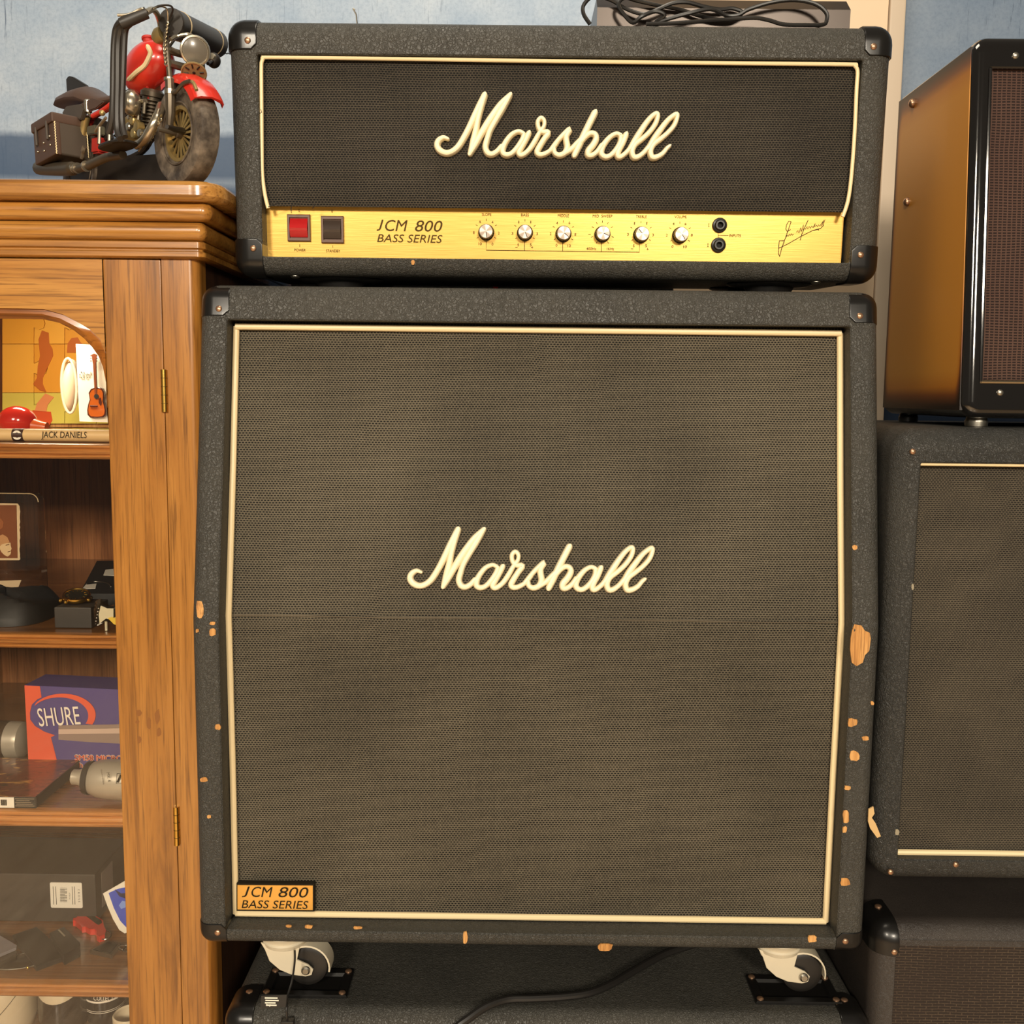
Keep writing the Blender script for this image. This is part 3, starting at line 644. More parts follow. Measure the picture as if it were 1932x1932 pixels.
for fx, fy in ((-0.26, 0.05), (0.26, 0.05), (-0.26, 0.16), (0.26, 0.16)):
    c = HM @ V((fx, fy, 0.0)); gap = c.z-0.375
    ft = obj('foot', MB().lathe([(0.05, 0.0003), (0.052, -0.002), (0.047, -0.004), (0.03, -0.0055), (0.024, -gap+0.001), (0, -gap+0.0006)], c, (0, 0, 1), 28, 1.0, 0.62, (1, 0, 0)), 'black', head)
    obj('screw', screw_mb(c+V((-0.048 if fx < 0 else 0.048, -0.03, -0.0005)), (0, 0, -1), 0.006, 0.003), 'steel', ft)
obj('bare_patch', MB().prism(pxpatch(779, 495, 8, 11, hp, -0.0005), HEY*0.001), 'rawwood', head)
for pts in ([(506, 390), (513, 388), (520, 386), (527, 381)], [(551, 384), (549, 395), (550, 402)], [(594, 385), (592, 391), (589, 393)], [(492, 206), (494, 212), (490, 214)]):
    obj('loose_thread', MB().tube([hp(x, y, 0.004) for x, y in pts], 0.0004, 5), 'dark', head)

# ------------------------------------------------------------------ right-hand stack
G['gloss'] = mat('gloss_black_lacquer', rgb(14, 12, 11), 0.07, coat=1.0)
rc_ = thing('speaker_cabinet', 'black speaker cabinet at the right edge, square-cornered, with the amber-sided amplifier on it', 'speaker', (0.72, 0.17, -0.35))
op = (0.4175, 1.02, -0.2675, at(1800, 874, 0).z)
def bend_r(q): return q
obj('shell', shell(0.3905, 1.05, -0.297, 0.2245, op, 0.34, 0.03, 0.024, 0.03), 'tolex_r', rc_)
obj('grille_cloth', MB().quad(*(V((x, 0.018, z)) for x, z in ((0.418, -0.267), (1.019, -0.267), (1.019, op[3]), (0.418, op[3])))), 'grille_r', rc_)
obj('top_piping', MB().tube([V((0.418, 0.006, op[3]-0.0012)), V((1.019, 0.006, op[3]-0.0012))], 0.0024, 8), 'piping', rc_)
obj('bottom_piping', MB().tube([V((0.418, 0.013, op[2]+0.0028)), V((1.019, 0.013, op[2]+0.0028))], 0.0034, 8), 'piping', rc_)
for p in ((1722, 852), (1680, 1645), (1803, 1631)):
    obj('rivet', screw_mb(at(*p, -0.0004), (0, -1, 0), 0.0034, 0.0022), 'rivet', rc_)
for w_ in ((1722, 1107, 5, 13), (1693, 1570, 9, 13)):
    obj('bare_patch', MB().prism(pxpatch(*w_, at, -0.0006), (0, 0.0014, 0)), mat('frayed_backing', rgb(150, 140, 118), 0.8), rc_)
for x in (0.52, 0.98):
    for y in (0.16, 0.3):
        obj('foot', MB().lathe([(0.02, 0), (0.021, -0.03), (0.016, -0.0525), (0, -0.0528)], (x, y, -0.297), (0, 0, 1), 20), 'rubber', rc_)

lr = thing('speaker_cabinet', 'lowest cabinet at the right, covered in brownish black vinyl with one glossy corner cap', 'speaker', (0.72, 0.2, FLOOR_Z))
frR = M.Translation((0, 0.004, 0))
zt = at(1800, 1777, 0.004).z
obj('shell', shell(0.399, 1.06, FLOOR_Z+0.001, -0.35, (0.424, 1.035, -1.25, zt), 0.4, 0.008, 0.024, 0.026), 'tolex_b', lr, frR)
obj('grille_cloth', MB().quad(*(V((x, 0.006, z)) for x, z in ((0.4245, -1.249), (1.034, -1.249), (1.034, zt), (0.4245, zt)))), 'grille_b', lr, frR)
corner(lr, 0.399, -0.351, -1, 1, 0.0275, 0.036, 0.06, 0, frR, (0.0215, 0.030), 0.002, 0.024, True)

amb = thing('combo_amplifier', 'small combo amplifier with amber sunburst side and glossy black front, on the right cabinet', 'amplifier', (0.73, 0.15, 0.224))
KS = 0.075
def bend_a(q): return V((q.x, 0.02 + q.y + KS*max(0, q.z-0.235)*(1-q.y/0.255), q.z))
def ambp(px, py, d):
    Y = 0.03
    for _ in range(10): p = at(px, py, Y); Y = bend_a(V((p.x, d, p.z))).y
    return at(px, py, Y)
ao = (ambp(1868, 126, 0).x, 0.99, ambp(1860, 722, 0).z, ambp(1880, 128, 0).z)
obj('shell', shell(0.468, 1.01, 0.2345, 0.648, ao, 0.255, 0.011, 0.012, 0.018, (), bend_a), 'gloss', amb)
obj('grille_cloth', grid(lambda u, v: bend_a(V((ao[0]+u*(ao[1]-ao[0]), 0.0085, ao[2]+v*(ao[3]-ao[2])))), 4, 4), 'grille_ox', amb)
obj('grille_trim', MB().tube([bend_a(V((ao[0]+0.001, 0.002, z))) for z in (ao[2], ao[3])] , 0.0022, 8), 'gloss', amb)
obj('lower_trim', MB().tube([bend_a(V((x, 0.002, ao[2]+0.001))) for x in (ao[0], ao[1])] , 0.0022, 8), mat('polished_edge', rgb(190, 176, 150), 0.15, 1.0), amb)
m = mat('amber_sunburst', rgb(180, 112, 26), 0.42, coat=0.08)
tc = N(m, 'ShaderNodeTexCoord'); sp = N(m, 'ShaderNodeSeparateXYZ'); LK(m, tc.outputs['Generated'], sp.inputs[0])
def edge(o, w):
    a = mathn(m, 'SUBTRACT', o, v=0.5); a = mathn(m, 'ABSOLUTE', a); n = N(m, 'ShaderNodeMapRange'); n.interpolation_type = 'SMOOTHSTEP'
    LK(m, a, n.inputs[0]); n.inputs[1].default_value = 0.5; n.inputs[2].default_value = 0.5-w; n.inputs[3].default_value = 0; n.inputs[4].default_value = 1; return n.outputs[0]
e = mathn(m, 'MULTIPLY', edge(sp.outputs['Y'], 0.075), edge(sp.outputs['Z'], 0.14))
nz = N(m, 'ShaderNodeTexNoise', Scale=5.0, Detail=3.0); LK(m, tc.outputs['Object'], nz.inputs['Vector'])
e2 = mathn(m, 'ADD', e, mathn(m, 'MULTIPLY', nz.outputs['Fac'], v=0.12))
LK(m, ramp(m, e2, [(0.05, rgb(26, 18, 14)), (0.26, rgb(110, 60, 24)), (0.5, rgb(172, 108, 32)), (0.95, rgb(188, 128, 46))]), P(m).inputs['Base Color'])
sd = [bend_a(V((0.4679, y, z))) for y, z in ((0.008, 0.243), (0.245, 0.243), (0.245, 0.638), (0.008, 0.638))]
obj('side_panel', MB().prism(sd, (0.003, 0, 0)), m, amb)
for p in ((1723, 195), (1713, 381)):
    obj('side_screw', screw_mb(on(*p, (0.4675, 0, 0), V((1, 0, 0))), (-1, 0, 0), 0.0055, 0.005), 'rivet', amb)
for p in ((1916, 105), (1887, 741)):
    obj('screw', screw_mb(ambp(*p, -0.0004), (0, -1, 0), 0.0036, 0.002), 'steel', amb)
for x in (0.497, 0.98):
    for y in (0.05, 0.25):
        obj('foot', MB().lathe([(0.011, 0.0), (0.0115, -0.002), (0.0125, -0.004), (0.012, -0.0095), (0, -0.0096)], (x, y, 0.2345), (0, 0, 1), 20), 'steel' if y < 0.1 else 'rubber', amb)

# ------------------------------------------------------------------ things behind and on the stack
mc = tolex('grey_case_covering', rgb(54, 52, 48), rgb(64, 62, 57), 200, 0.55, 0.4)
ca = thing('equipment_case', 'tall dark grey case standing behind the amplifier stack, seen through the gap', 'case', (-0.12, 0.44, FLOOR_Z))
obj('body', MB().box(-0.352, 0.2, 0.378, 0.50, FLOOR_Z, 0.56, 0.006), mc, ca)
obj('strap', MB().box(-0.06, -0.053, 0.3765, 0.379, 0.3, 0.5), mat('red_strap', rgb(170, 36, 28), 0.6), ca)

bxm = mat('dark_brown_metal', rgb(50, 41, 35), 0.3, 0.5)
bb = thing('device_box', 'flat dark brown metal device lying on top of the amplifier head', 'box', HM @ V((0.19, 0.12, 0.281)), HM.to_3x3())
bl = hl(1126, 50, 0.055); br = hl(1603, 52, 0.055); z0 = 0.2812
prof = [(0.055, z0+0.005), (0.055, z0+0.031), (0.074, z0+0.046), (0.20, z0+0.046), (0.20, z0+0.005)]
obj('case', MB().loft([[V((bl.x, y, z)) for y, z in prof], [V((br.x, y, z)) for y, z in prof]]), bxm, bb, HM, smooth=10)
obj('base', MB().box(bl.x+0.001, br.x-0.001, 0.056, 0.199, z0, z0+0.006), 'black', bb, HM)
cb = MB(); k = lambda x, y: (1080+x/3.45, y/3.45)
cpth = [(115,158,.03),(72,90,.03),(75,30,.035),(140,-25,.04),(250,0,.045),(360,62,.043),(470,92,.040),(560,60,.036),(650,22,.035),(745,15,.036),(850,42,.040),(960,62,.044),(1040,55,.046),(1105,80,.046),(1060,112,.042),(950,128,.046),(820,100,.046),(700,62,.047),(560,35,.046),(420,4,.046),(340,-15,.040),(300,30,.036),(340,100,.034),(395,148,.034),(450,108,.036),(540,74,.030),(600,100,.03),(540,148,.034),(600,130,.032),(760,86,.030),(900,60,.034),(1000,100,.040),(1080,98,.040),(1150,60,.038),(1300,15,.036),(1450,0,.036),(1580,25,.034),(1650,80,.033),(1655,130,.032),(1630,160,.030),(1500,163,.028),(1370,158,.030),(1280,132,.032),(1180,116,.032),(1000,128,.034),(800,142,.026),(620,154,.024),(480,156,.022)]
pts = []
for x, y, d in cpth:
    q = hl(*k(x, y), d); q.z = max(q.z, 0.284); pts.append(q)
rootless('coiled_cable', cb.tube([HM @ q for q in smoothpath(pts, 5)], 0.0023, 8), 'rubber', HM @ V((0.19, 0.04, 0.281)), 'loosely coiled black cable lying in front of the flat metal device', 'cable')
rootless('wire_hook', MB().tube(smoothpath([hp(x, y, 0.06) for x, y in ((674, 47), (673, 38), (672, 28), (668, 20), (666, 16), (670, 19))], 4), 0.0009, 6), 'steel', hp(674, 47, 0.06), 'tiny bent wire hook sticking up from the amplifier head', 'hook')
# power cable over the lowest cabinet
pp = [atz(x, y, -0.4522) for x, y in ((1330, 1776), (1262, 1797), (1225, 1815), (1185, 1838), (1150, 1858), (1110, 1874), (1060, 1881), (1005, 1884), (958, 1886))]
pp += [V((at(x_, y_, Y_).x, Y_, Z_)) for x_, y_, Y_, Z_ in ((918, 1888, -0.0008, -0.4535), (884, 1912, -0.0120, -0.4612), (855, 1935, -0.0178, -0.4735), (838, 1985, -0.019, -0.50), (830, 2050, -0.019, -0.56))]
rootless('power_cable', MB().tube(smoothpath(pp, 6), 0.0046, 10), 'rubber', pp[4], 'thick black power cable winding over the top of the bottom cabinet', 'cable')
# thin lead with a paper flag
ld = thing('thin_lead', 'thin black lead with a small printed flag hanging past the left caster', 'cable', at(545, 1860, 0.01))
lp = [at(556, 1793, 0.012), at(556, 1815, 0.010), at(551, 1850, 0.006), at(543, 1878, -0.004), at(541, 1900, -0.019), at(542, 1925, -0.0215), at(545, 1960, -0.0215)]
obj('wire', MB().tube(smoothpath(lp, 5), 0.0013, 6), 'rubber', ld)
fg = [at(x, y, -0.0215) for x, y in ((491, 1904), (539, 1900), (541, 1877), (493, 1879))]
fl2 = obj('flag', MB().prism(fg, (0, 0.0006, 0)), 'matte', ld)
t = MB()
for i, (a, b) in enumerate(((500, 524), (501, 526), (500, 520), (502, 522))):
    t.box(at(a, 1900, -0.022).x, at(b, 1900, -0.022).x, -0.0222, -0.0219, at(500, 1884+i*4.5, -0.022).z, at(500, 1881.6+i*4.5, -0.022).z)
put(t, 'hp', (503, 513, 1893, 1899), at, -0.0221)
obj('lettering', t, 'white', fl2)
obj('plug', MB().box(at(531, 1930, -0.02).x, at(556, 1930, -0.02).x, -0.026, -0.016, at(540, 1950, -0.02).z, at(540, 1922, -0.02).z, 0.002), 'rubber', ld)

# ------------------------------------------------------------------ wooden display cabinet
CY = 0.08; CXR = -0.392
dc = thing('display_cabinet', 'honey-brown wooden display cabinet with an arched glass door, left of the amplifier stack', 'cabinet', (-0.7, 0.38, FLOOR_Z))
def plan(x1, y0, r, z, ins=0.0):
    x0 = -1.06; a = [V((x1-ins, 0.69, z))]
    cx, cy = x1-r, y0+r
    for i in range(9):
        t_ = -PI/2*i/8; a.append(V((cx+(r-ins)*math.cos(t_), cy+(r-ins)*math.sin(t_), z)))
    return a + [V((x0, y0+ins, z)), V((x0, 0.69, z))]
def course(x1, y0, r, za, zb, prof):
    return MB().loft([plan(x1, y0, r, za+(zb-za)*f, i) for f, i in prof])
RND = ((0, 0.008), (0.08, 0.003), (0.25, 0.0), (0.7, 0.0), (0.88, 0.003), (0.97, 0.008), (1, 0.014))
BULL = tuple((i/12, 0.0025+0.0085*(1-math.sqrt(max(0, 1-(2*i/12-1)**2)))) for i in range(13))
COVE = ((0, 0.006), (0.06, 0.003), (0.25, 0), (0.5, 0.001), (0.7, 0.004), (0.82, 0.008), (0.88, 0.008), (1, 0.006))
zz = lambda y, Y=0.06: at(100, y, Y).z
G['wood_t'] = wood('teak_top', rgb(178, 126, 60), rgb(204, 154, 86), rgb(138, 90, 40), 'X', 0.25, 0.4)
obj('top_slab', course(-0.356, 0.05, 0.035, zz(374, 0.05), zz(336, 0.055), RND), 'wood_t', dc)
obj('moulding', course(-0.3685, 0.061, 0.014, zz(412), zz(374, 0.056), BULL), 'wood_x', dc)
obj('moulding', course(-0.3765, 0.066, 0.012, zz(449), zz(412, 0.062), BULL), 'wood_x', dc)
obj('moulding', course(-0.382, 0.072, 0.010, zz(484, 0.07), zz(449, 0.066), ((0, 0.003), (0.1, 0), (0.35, 0), (0.42, 0.003), (0.5, 0.003), (0.58, 0), (0.9, 0), (1, 0.003))), 'wood_x', dc)
ZT = zz(484, 0.075)
HX = at(344, 1932, CY).x
# right post with its rounded outer edge, and the side boards
def postsel(e): return all(v.co.x > CXR-1e-4 and v.co.y < CY+1e-4 for v in e.verts)
obj('post', MB().box(HX+0.0008, CXR, CY, CY+0.03, FLOOR_Z, ZT, 0.013, 5, None, postsel), 'wood_z', dc)
obj('side_board', MB().box(CXR-0.014, CXR-0.002, CY+0.03, 0.688, FLOOR_Z, ZT), wood('dark_side_wood', rgb(62, 38, 22), rgb(74, 46, 28), rgb(44, 26, 14), 'Z', 0.45, 0.0), dc)  # right board in a much darker wood tone
obj('side_board', MB().box(-0.965, -0.951, CY+0.03, 0.688, FLOOR_Z, ZT), 'wood_z', dc)
obj('post', MB().box(-1.03, -0.9665, CY, CY+0.03, FLOOR_Z, ZT, 0.004, 2), 'wood_z', dc)
obj('back_panel', MB().box(-0.965, CXR-0.003, 0.676, 0.688, FLOOR_Z+0.05, ZT), 'wood_back', dc)
obj('plinth', MB().box(-1.03, CXR, CY+0.031, 0.688, FLOOR_Z, FLOOR_Z+0.09), 'wood_x', dc)
obj('ceiling_board', MB().box(-0.935, CXR-0.003, CY+0.031, 0.676, ZT-0.002, ZT+0.006), 'wood_x', dc)
# door
SX = at(204, 810, CY).x; DL = -0.963; XM = (DL+HX)/2; ZB = -1.2
arc_o = [at(x, y, CY) for x, y in ((219, 745), (217, 703), (212, 683), (205, 667), (189, 640), (170, 622), (149, 609), (118, 593), (82, 583), (40, 582))]
arc_o[0].x = SX; arc_i = [at(x, y, CY+0.008) for x, y in ((204, 800), (200, 722), (194, 692), (186, 672), (174, 655), (158, 638), (139, 623), (112, 609), (80, 602), (40, 601))]
mir = lambda p: V((2*XM-p.x, p.y, p.z))
door = obj('door', MB().box(SX, HX, CY, CY+0.022, ZB, ZT-0.001, 0.0022, 2), 'wood_z', dc)
obj('stile', MB().box(DL, 2*XM-SX, CY, CY+0.022, ZB, ZT-0.001, 0.0022, 2), 'wood_z', door)
poly = [V((SX-0.0003, CY, ZT-0.002))] + [V((min(p.x, SX-0.0003), CY, p.z)) for p in arc_o]
poly += [mir(q) for q in reversed(poly)]
tr = MB(); n_ = len(poly)//2
for i in range(n_-1):     # strips between the straight top edge and the arch
    pass
rail_top = [V((p.x, CY, ZT-0.002)) for p in poly[1:-1]]; rail_bot = [V((p.x, CY, p.z)) for p in poly[1:-1]]
front = rail_top + rail_bot
nn = len(rail_top); fs = [[i, i+1, nn+i+1, nn+i] for i in range(nn-1)]
back = [q+V((0, 0.022, 0)) for q in front]
tr.add(front+back, fs + [[a+2*nn for a in reversed(f)] for f in fs] + [[nn+i, nn+i+1, 3*nn+i+1, 3*nn+i] for i in range(nn-1)] + [[i+1, i, 2*nn+i, 2*nn+i+1] for i in range(nn-1)])
obj('top_rail', tr, 'wood_x', door, smooth=20)
obj('bottom_rail', MB().box(2*XM-SX+0.0005, SX-0.0005, CY, CY+0.022, ZB, ZB+0.09, 0.002, 2), 'wood_x', door)
bd = MB(); oo = [V((p.x, CY+0.003, p.z)) for p in arc_o]; ii = arc_i
oo = oo + [mir(q) for q in reversed(oo)]; ii = ii + [mir(q) for q in reversed(ii)]
mid = [(a+b)/2 + V((0, -0.0035, 0)) for a, b in zip(oo, ii)]
bk_o = [q+V((0, 0.016, 0)) for q in oo]; bk_i = [q+V((0, 0.006, 0)) for q in ii]
L = len(oo); bd.add(oo+mid+ii+bk_i, [[r*L+i, r*L+i+1, (r+1)*L+i+1, (r+1)*L+i] for r in range(3) for i in range(L-1)])
obj('glazing_bead', bd, wood('teak_bead', rgb(150, 88, 28), rgb(172, 108, 40), rgb(116, 64, 18), 'X'), door, smooth=50)
obj('glass_pane', MB().box(2*XM-SX-0.004, SX+0.004, CY+0.0175, CY+0.0195, ZB+0.08, ZT-0.01), 'glass', door)
for (xa, ya), (xb, yb) in (((293, 697), (297, 777)), ((327, 1521), (331, 1593))):
    a = at(xa, ya, CY); b = at(xb, yb, CY); c = V((HX, CY-0.001, 0)); h = MB(); 
    zs_ = [a.z+(b.z-a.z)*i/5 for i in range(6)]
    hg = obj('hinge', MB().tube([V((HX+0.0005, CY-0.0015, a.z)), V((HX+0.0005, CY-0.0015, b.z))], 0.0036, 12), 'brass', dc)
    for q in zs_[1:5]: obj('hinge_joint', MB().tube([V((HX+0.0005, CY-0.0015, q+0.0004)), V((HX+0.0005, CY-0.0015, q-0.0004))], 0.00375, 12), mat('aged_brass', rgb(110, 84, 40), 0.5, 0.8), hg)
# knots in the stile
mk = mat('knot_stain', rgb(132, 82, 34), 0.35, coat=0.3)
for p in ((262, 1345, 13, 15), (281, 1366, 9, 26), (297, 1352, 12, 34), (300, 1382, 10, 20), (263, 1395, 9, 16), (259, 1362, 8, 8)):
    obj('knot', MB().prism(pxpatch(*p, at, CY-0.0002, 0.3, 11, 0.1), (0, 0.0006, 0)), mk, dc)
# shelves
SY = 0.118
SZ = [at(100, y, SY).z for y in (837, 1197, 1531, 1857)]; SZ.append(-0.655)
ST = [at(100, a, SY).z-at(100, b, SY).z for a, b in ((837, 866), (1197, 1224), (1531, 1561), (1857, 1882))]; ST.append(0.018)
for z, t_ in zip(SZ, ST):
    shf = obj('shelf', MB().box(-0.95, CXR-0.0145, SY+0.012, 0.675, z-t_+0.001, z), wood('shelf_top', rgb(128, 84, 46), rgb(150, 102, 60), rgb(98, 60, 30), 'X', 0.22, 0.4) if z == SZ[0] else bpy.data.materials['shelf_top'], dc)
    prof = [(0.012, 1), (0.002, 1), (0, 0.93), (0, 0.78), (0.002, 0.70), (0.003, 0.66), (0.0005, 0.62), (-0.001, 0.5), (0.0, 0.36), (0.003, 0.31), (0.0035, 0.27), (0.001, 0.24), (0.0, 0.16), (0.001, 0.04), (0.003, 0), (0.012, 0)]
    obj('shelf_edge', MB().loft([[V((x, SY+y, z-t_+t_*h)) for y, h in prof] for x in (-0.95, CXR-0.0145)]), 'wood_sh', shf, smooth=50)
lamp('cabinet_lamp', (-0.72, 0.35, ZT-0.012), (-0.71, 0.46, 0.1), 0.12, 1.5, (1, 0.84, 0.6), 0.05)

# ------------------------------------------------------------------ things in the display cabinet
pl_ = lambda Y: (lambda x, y, d=0: at(x, y, Y+d))
def flat(name, pts, Y, m, parent, th=0.001, dy=0.0, bev=0.0):
    return obj(name, MB().prism([at(x, y, Y+dy) for x, y in pts], (0, th, 0), bev), m, parent)
def ontop(name, pts, Z, th, m, parent=None):
    return MB().prism([atz(x, y, Z) for x, y in pts], (0, 0, -th))
Z1, Z2, Z3, Z4, Z5 = [z + 0.0004 for z in SZ]
# --- top shelf: jigsaw picture against the back
JY = 0.63; b0 = at(120, 700, JY)
jg = thing('jigsaw_picture', 'childish orange and yellow-green jigsaw picture leaning on the back of the top shelf', 'puzzle', (b0.x, JY, Z1))
pal = [rgb(240, 176, 56), rgb(244, 184, 68), rgb(234, 166, 50)]
mo = [mat('orange_card', c, 0.5) for c in pal]; mg = mat('lime_card', rgb(222, 210, 96), 0.5)
obj('backing_board', MB().box(at(4, 600, JY).x, at(240, 600, JY).x, JY+0.004, JY+0.008, Z1+0.0003, at(100, 572, JY).z), 'rawwood', jg)
xs = [4, 64, 122, 182, 240]; ys = [572, 649, 741, 799.5]
def piece(x0, x1, y0, y1, knob_r, hole_l):
    p = [(x0, y1), (x1, y1)]; ym = (y0+y1)/2; k = (y1-y0)*0.16
    def kn(x): return [(x, ym+k*0.6), (x+k*0.7, ym+k), (x+k*1.5, ym+k*0.7), (x+k*1.7, ym), (x+k*1.5, ym-k*0.7), (x+k*0.7, ym-k), (x, ym-k*0.6)]
    if knob_r: p += kn(x1)
    p += [(x1, y0), (x0, y0)]
    if hole_l: p += [(a+0.6, b) for a, b in reversed(kn(x0))]
    return p
def tri(mb, pts, Y, th):
    bm = bmesh.new(); vs = [bm.verts.new(at(x, y, Y)) for x, y in pts]; f = bm.faces.new(vs)
    r = bmesh.ops.extrude_face_region(bm, geom=[f]); bmesh.ops.translate(bm, vec=V((0, th, 0)), verts=[e for e in r['geom'] if isinstance(e, bmesh.types.BMVert)])
    bmesh.ops.triangulate(bm, faces=bm.faces[:]); return mb.bm(bm)
for r in range(3):
    for c in range(4):
        p = piece(xs[c]+0.5, xs[c+1]-0.5, ys[r]+0.5, ys[r+1]-0.5, c < 3, c > 0)
        obj('puzzle_piece', tri(MB(), p, JY, 0.0035), mg if r == 2 else mo[(r+c) % 3], jg, smooth=0)
fj = lambda L: [(x/6.9, 590+y/6.9) for x, y in L]
br_ = mat('brown_print', rgb(196, 106, 34), 0.5); pk = mat('peach_print', rgb(232, 150, 96), 0.5)
obj('brown_ribbon', tri(MB(), fj([(545,230),(500,350),(520,560),(490,700),(480,850),(430,930),(520,1010),(600,1030),(555,930),(555,850),(600,750),(690,560),(680,470),(640,400),(630,260)]), JY-0.0012, 0.001), br_, jg, smooth=0)
obj('peach_ribbon', tri(MB(), fj([(590,1050),(700,1100),(620,1200),(600,1290),(450,1280),(480,1180)]), JY-0.0012, 0.001), pk, jg, smooth=0)
obj('brown_tab', tri(MB(), fj([(870,520),(880,400),(930,330),(1010,320),(1040,380),(1090,420),(1090,520)]), JY-0.0012, 0.001), br_, jg, smooth=0)
obj('tawny_shape', tri(MB(), fj([(430,1270),(660,1290),(680,1400),(640,1470),(300,1470),(320,1330)]), JY-0.0012, 0.001), mat('vermilion_print', rgb(216, 84, 36), 0.5), jg, smooth=0)
# white oval dish and guitar card
q = at(134, 728, 0.5)
rootless('oval_dish', MB().ell(q, 0.013, 0.02, 0.042, 24, 14, M.Rotation(0.1, 3, 'Y')).tube([q+V((0.004+0.013*math.cos(a)*0.9, -0.016, 0.0425*math.sin(a))) for a in [2*PI*i/28 for i in range(28)]], 0.0022, 8, closed=True), mat('white_glaze', rgb(236, 218, 190), 0.25, coat=0.4), (q.x, q.y, Z1), 'white oval dish standing upright behind the guitar card on the top shelf', 'dish')
KY = 0.42; q = at(175, 800, KY)
gc = thing('guitar_card', 'white display card with a tiny sunburst acoustic guitar, right end of the top shelf', 'figurine', (q.x, KY, Z1))
flat('card', [(150, 795), (212, 797), (212, 652), (143, 649)], KY, 'white', gc, 0.002)
obj('stand', MB().box(at(131, 790, KY).x, at(222, 790, KY).x, KY-0.03, KY+0.02, Z1, Z1+0.006, 0.001), 'acrylic', gc)
t = MB(); O, ex, ey, w, h = fit(150, 174, 701, 713, pl_(KY), -0.0005); t.text('Martin & Co', O, ex, ey, w, h, -0.1, 0.0003, True)
O, ex, ey, w, h = fit(154, 168, 713.5, 716.5, pl_(KY), -0.0005); t.text('EST. 1833', O, ex, ey, w, h, 0, 0.0003, True)
obj('lettering', t, 'ink', gc)
msb = mat('sunburst_guitar', rgb(170, 84, 20), 0.25, coat=0.5); mdk = mat('dark_guitar_edge', rgb(72, 30, 14), 0.3, coat=0.4); mnk = mat('guitar_neck', rgb(112, 56, 26), 0.4)
gb = [(167, 741), (171, 734), (178, 731), (186, 731), (193, 733), (196, 740), (196, 750), (195, 757), (198, 766), (200, 776), (199, 784), (194, 788), (182, 789), (170, 788), (165, 783), (164, 774), (166, 763), (169, 754), (168, 748)]
g1 = flat('body', gb, KY, mdk, gc, 0.006, -0.008, 0.0006)
cx, cy = 182, 762
flat('top', [(cx+(x-cx)*0.86, cy+(y-cy)*0.9) for x, y in gb], KY, msb, g1, 0.001, -0.0088)
obj('sound_hole', MB().lathe([(0.0036, 0.0), (0.0036, 0.0004), (0, 0.0005)], at(182, 748, KY-0.0091), (0, -1, 0), 20), 'dark', g1)
obj('bridge', MB().box(at(175, 767, KY).x, at(189, 767, KY).x, KY-0.0105, KY-0.009, at(180, 767.5, KY).z, at(180, 764.5, KY).z, 0.0004, 1), mdk, g1)
flat('pickguard', [(186, 752), (190, 750), (192, 760), (190, 766), (186, 760)], KY, mdk, g1, 0.0006, -0.0092)
flat('neck', [(178.5, 745), (182.5, 745), (180.2, 686), (175.4, 686)], KY, mnk, gc, 0.004, -0.0095)
hd = flat('headstock', [(175, 686), (180.5, 686), (182, 669), (177, 667), (172.5, 669)], KY, mnk, gc, 0.003, -0.009)
for yy in (671, 676, 681):
    for xx in (171.5, 182.8): obj('tuning_peg', MB().ell(at(xx, yy, KY-0.008), 0.0012, 0.0008, 0.0009, 8, 6), mnk, hd)
# drumsticks and the red shaker
ms = mat('pale_hickory', rgb(222, 186, 130), 0.4)
a = at(-70, 822, 0.155); c_ = at(100, 822, 0.155); ra = 0.0078; zc = Z1+ra+0.0002
ds = thing('drumstick', 'pale drumstick with printed black lettering and dark band, at the front of the top shelf', 'drumstick', (c_.x, 0.155, Z1))
xa = at(-130, 820, 0.155).x; xb = -0.43
obj('stick', MB().lathe([(0, -0.001), (0.005, 0.0), (ra, 0.006), (ra, xb-xa-0.006), (0.005, xb-xa), (0, xb-xa+0.001)], (xa, 0.155, zc), (1, 0, 0), 20), ms, ds)
x1_, x2_ = at(27, 820, 0.155).x, at(48, 820, 0.155).x
bnd = obj('band', MB().lathe([(ra+0.0003, 0), (ra+0.0003, x2_-x1_)], (x1_, 0.155, zc), (1, 0, 0), 20), mat('brown_band', rgb(62, 36, 24), 0.4), ds)
t = MB(); O, ex, ey, w, h = fit(78, 164, 813, 829, pl_(0.155), -ra-0.0004); t.text('JACK DANIELS', V((O.x, O.y, zc-0.0052)), (1, 0, 0), (0, 0, 1), w, 0.0104, 0.12, 0.0002)
obj('lettering', t, 'ink', ds)
t = MB().lathe([(0.0058, 0), (0.0058, 0.0004), (0.0032, 0.0004), (0.0032, 0)], ((x1_+x2_)/2, 0.155-ra+0.0006, zc), (0, -1, 0), 16); obj('seal', t, 'white', bnd)
rootless('drumstick', MB().lathe([(0, -0.001), (0.005, 0.0), (0.0066, 0.006), (0.0066, 0.36), (0.005, 0.366), (0, 0.367)], (-0.80, 0.176, Z1+0.0068), (1, 0.05, 0), 18), ms, (-0.62, 0.18, Z1), 'plain tan drumstick lying behind the lettered one on the top shelf', 'drumstick')
q = at(33, 800, 0.27)
rs = thing('shaker', 'shiny red egg-shaped shaker on the top shelf', 'shaker', (q.x, 0.27, Z1))
obj('egg', MB().ell(V((q.x, 0.27, Z1+0.021)), 0.0255, 0.022, 0.0208, 28, 16), mat('red_gloss', rgb(196, 44, 34), 0.15, coat=0.6), rs)
obj('neck', MB().lathe([(0.011, 0), (0.008, 0.01), (0.007, 0.018), (0, 0.019)], V((q.x+0.022, 0.27, Z1+0.015)), (1, 0, -0.1), 16), mat('orange_plastic', rgb(206, 92, 36), 0.3), rs)
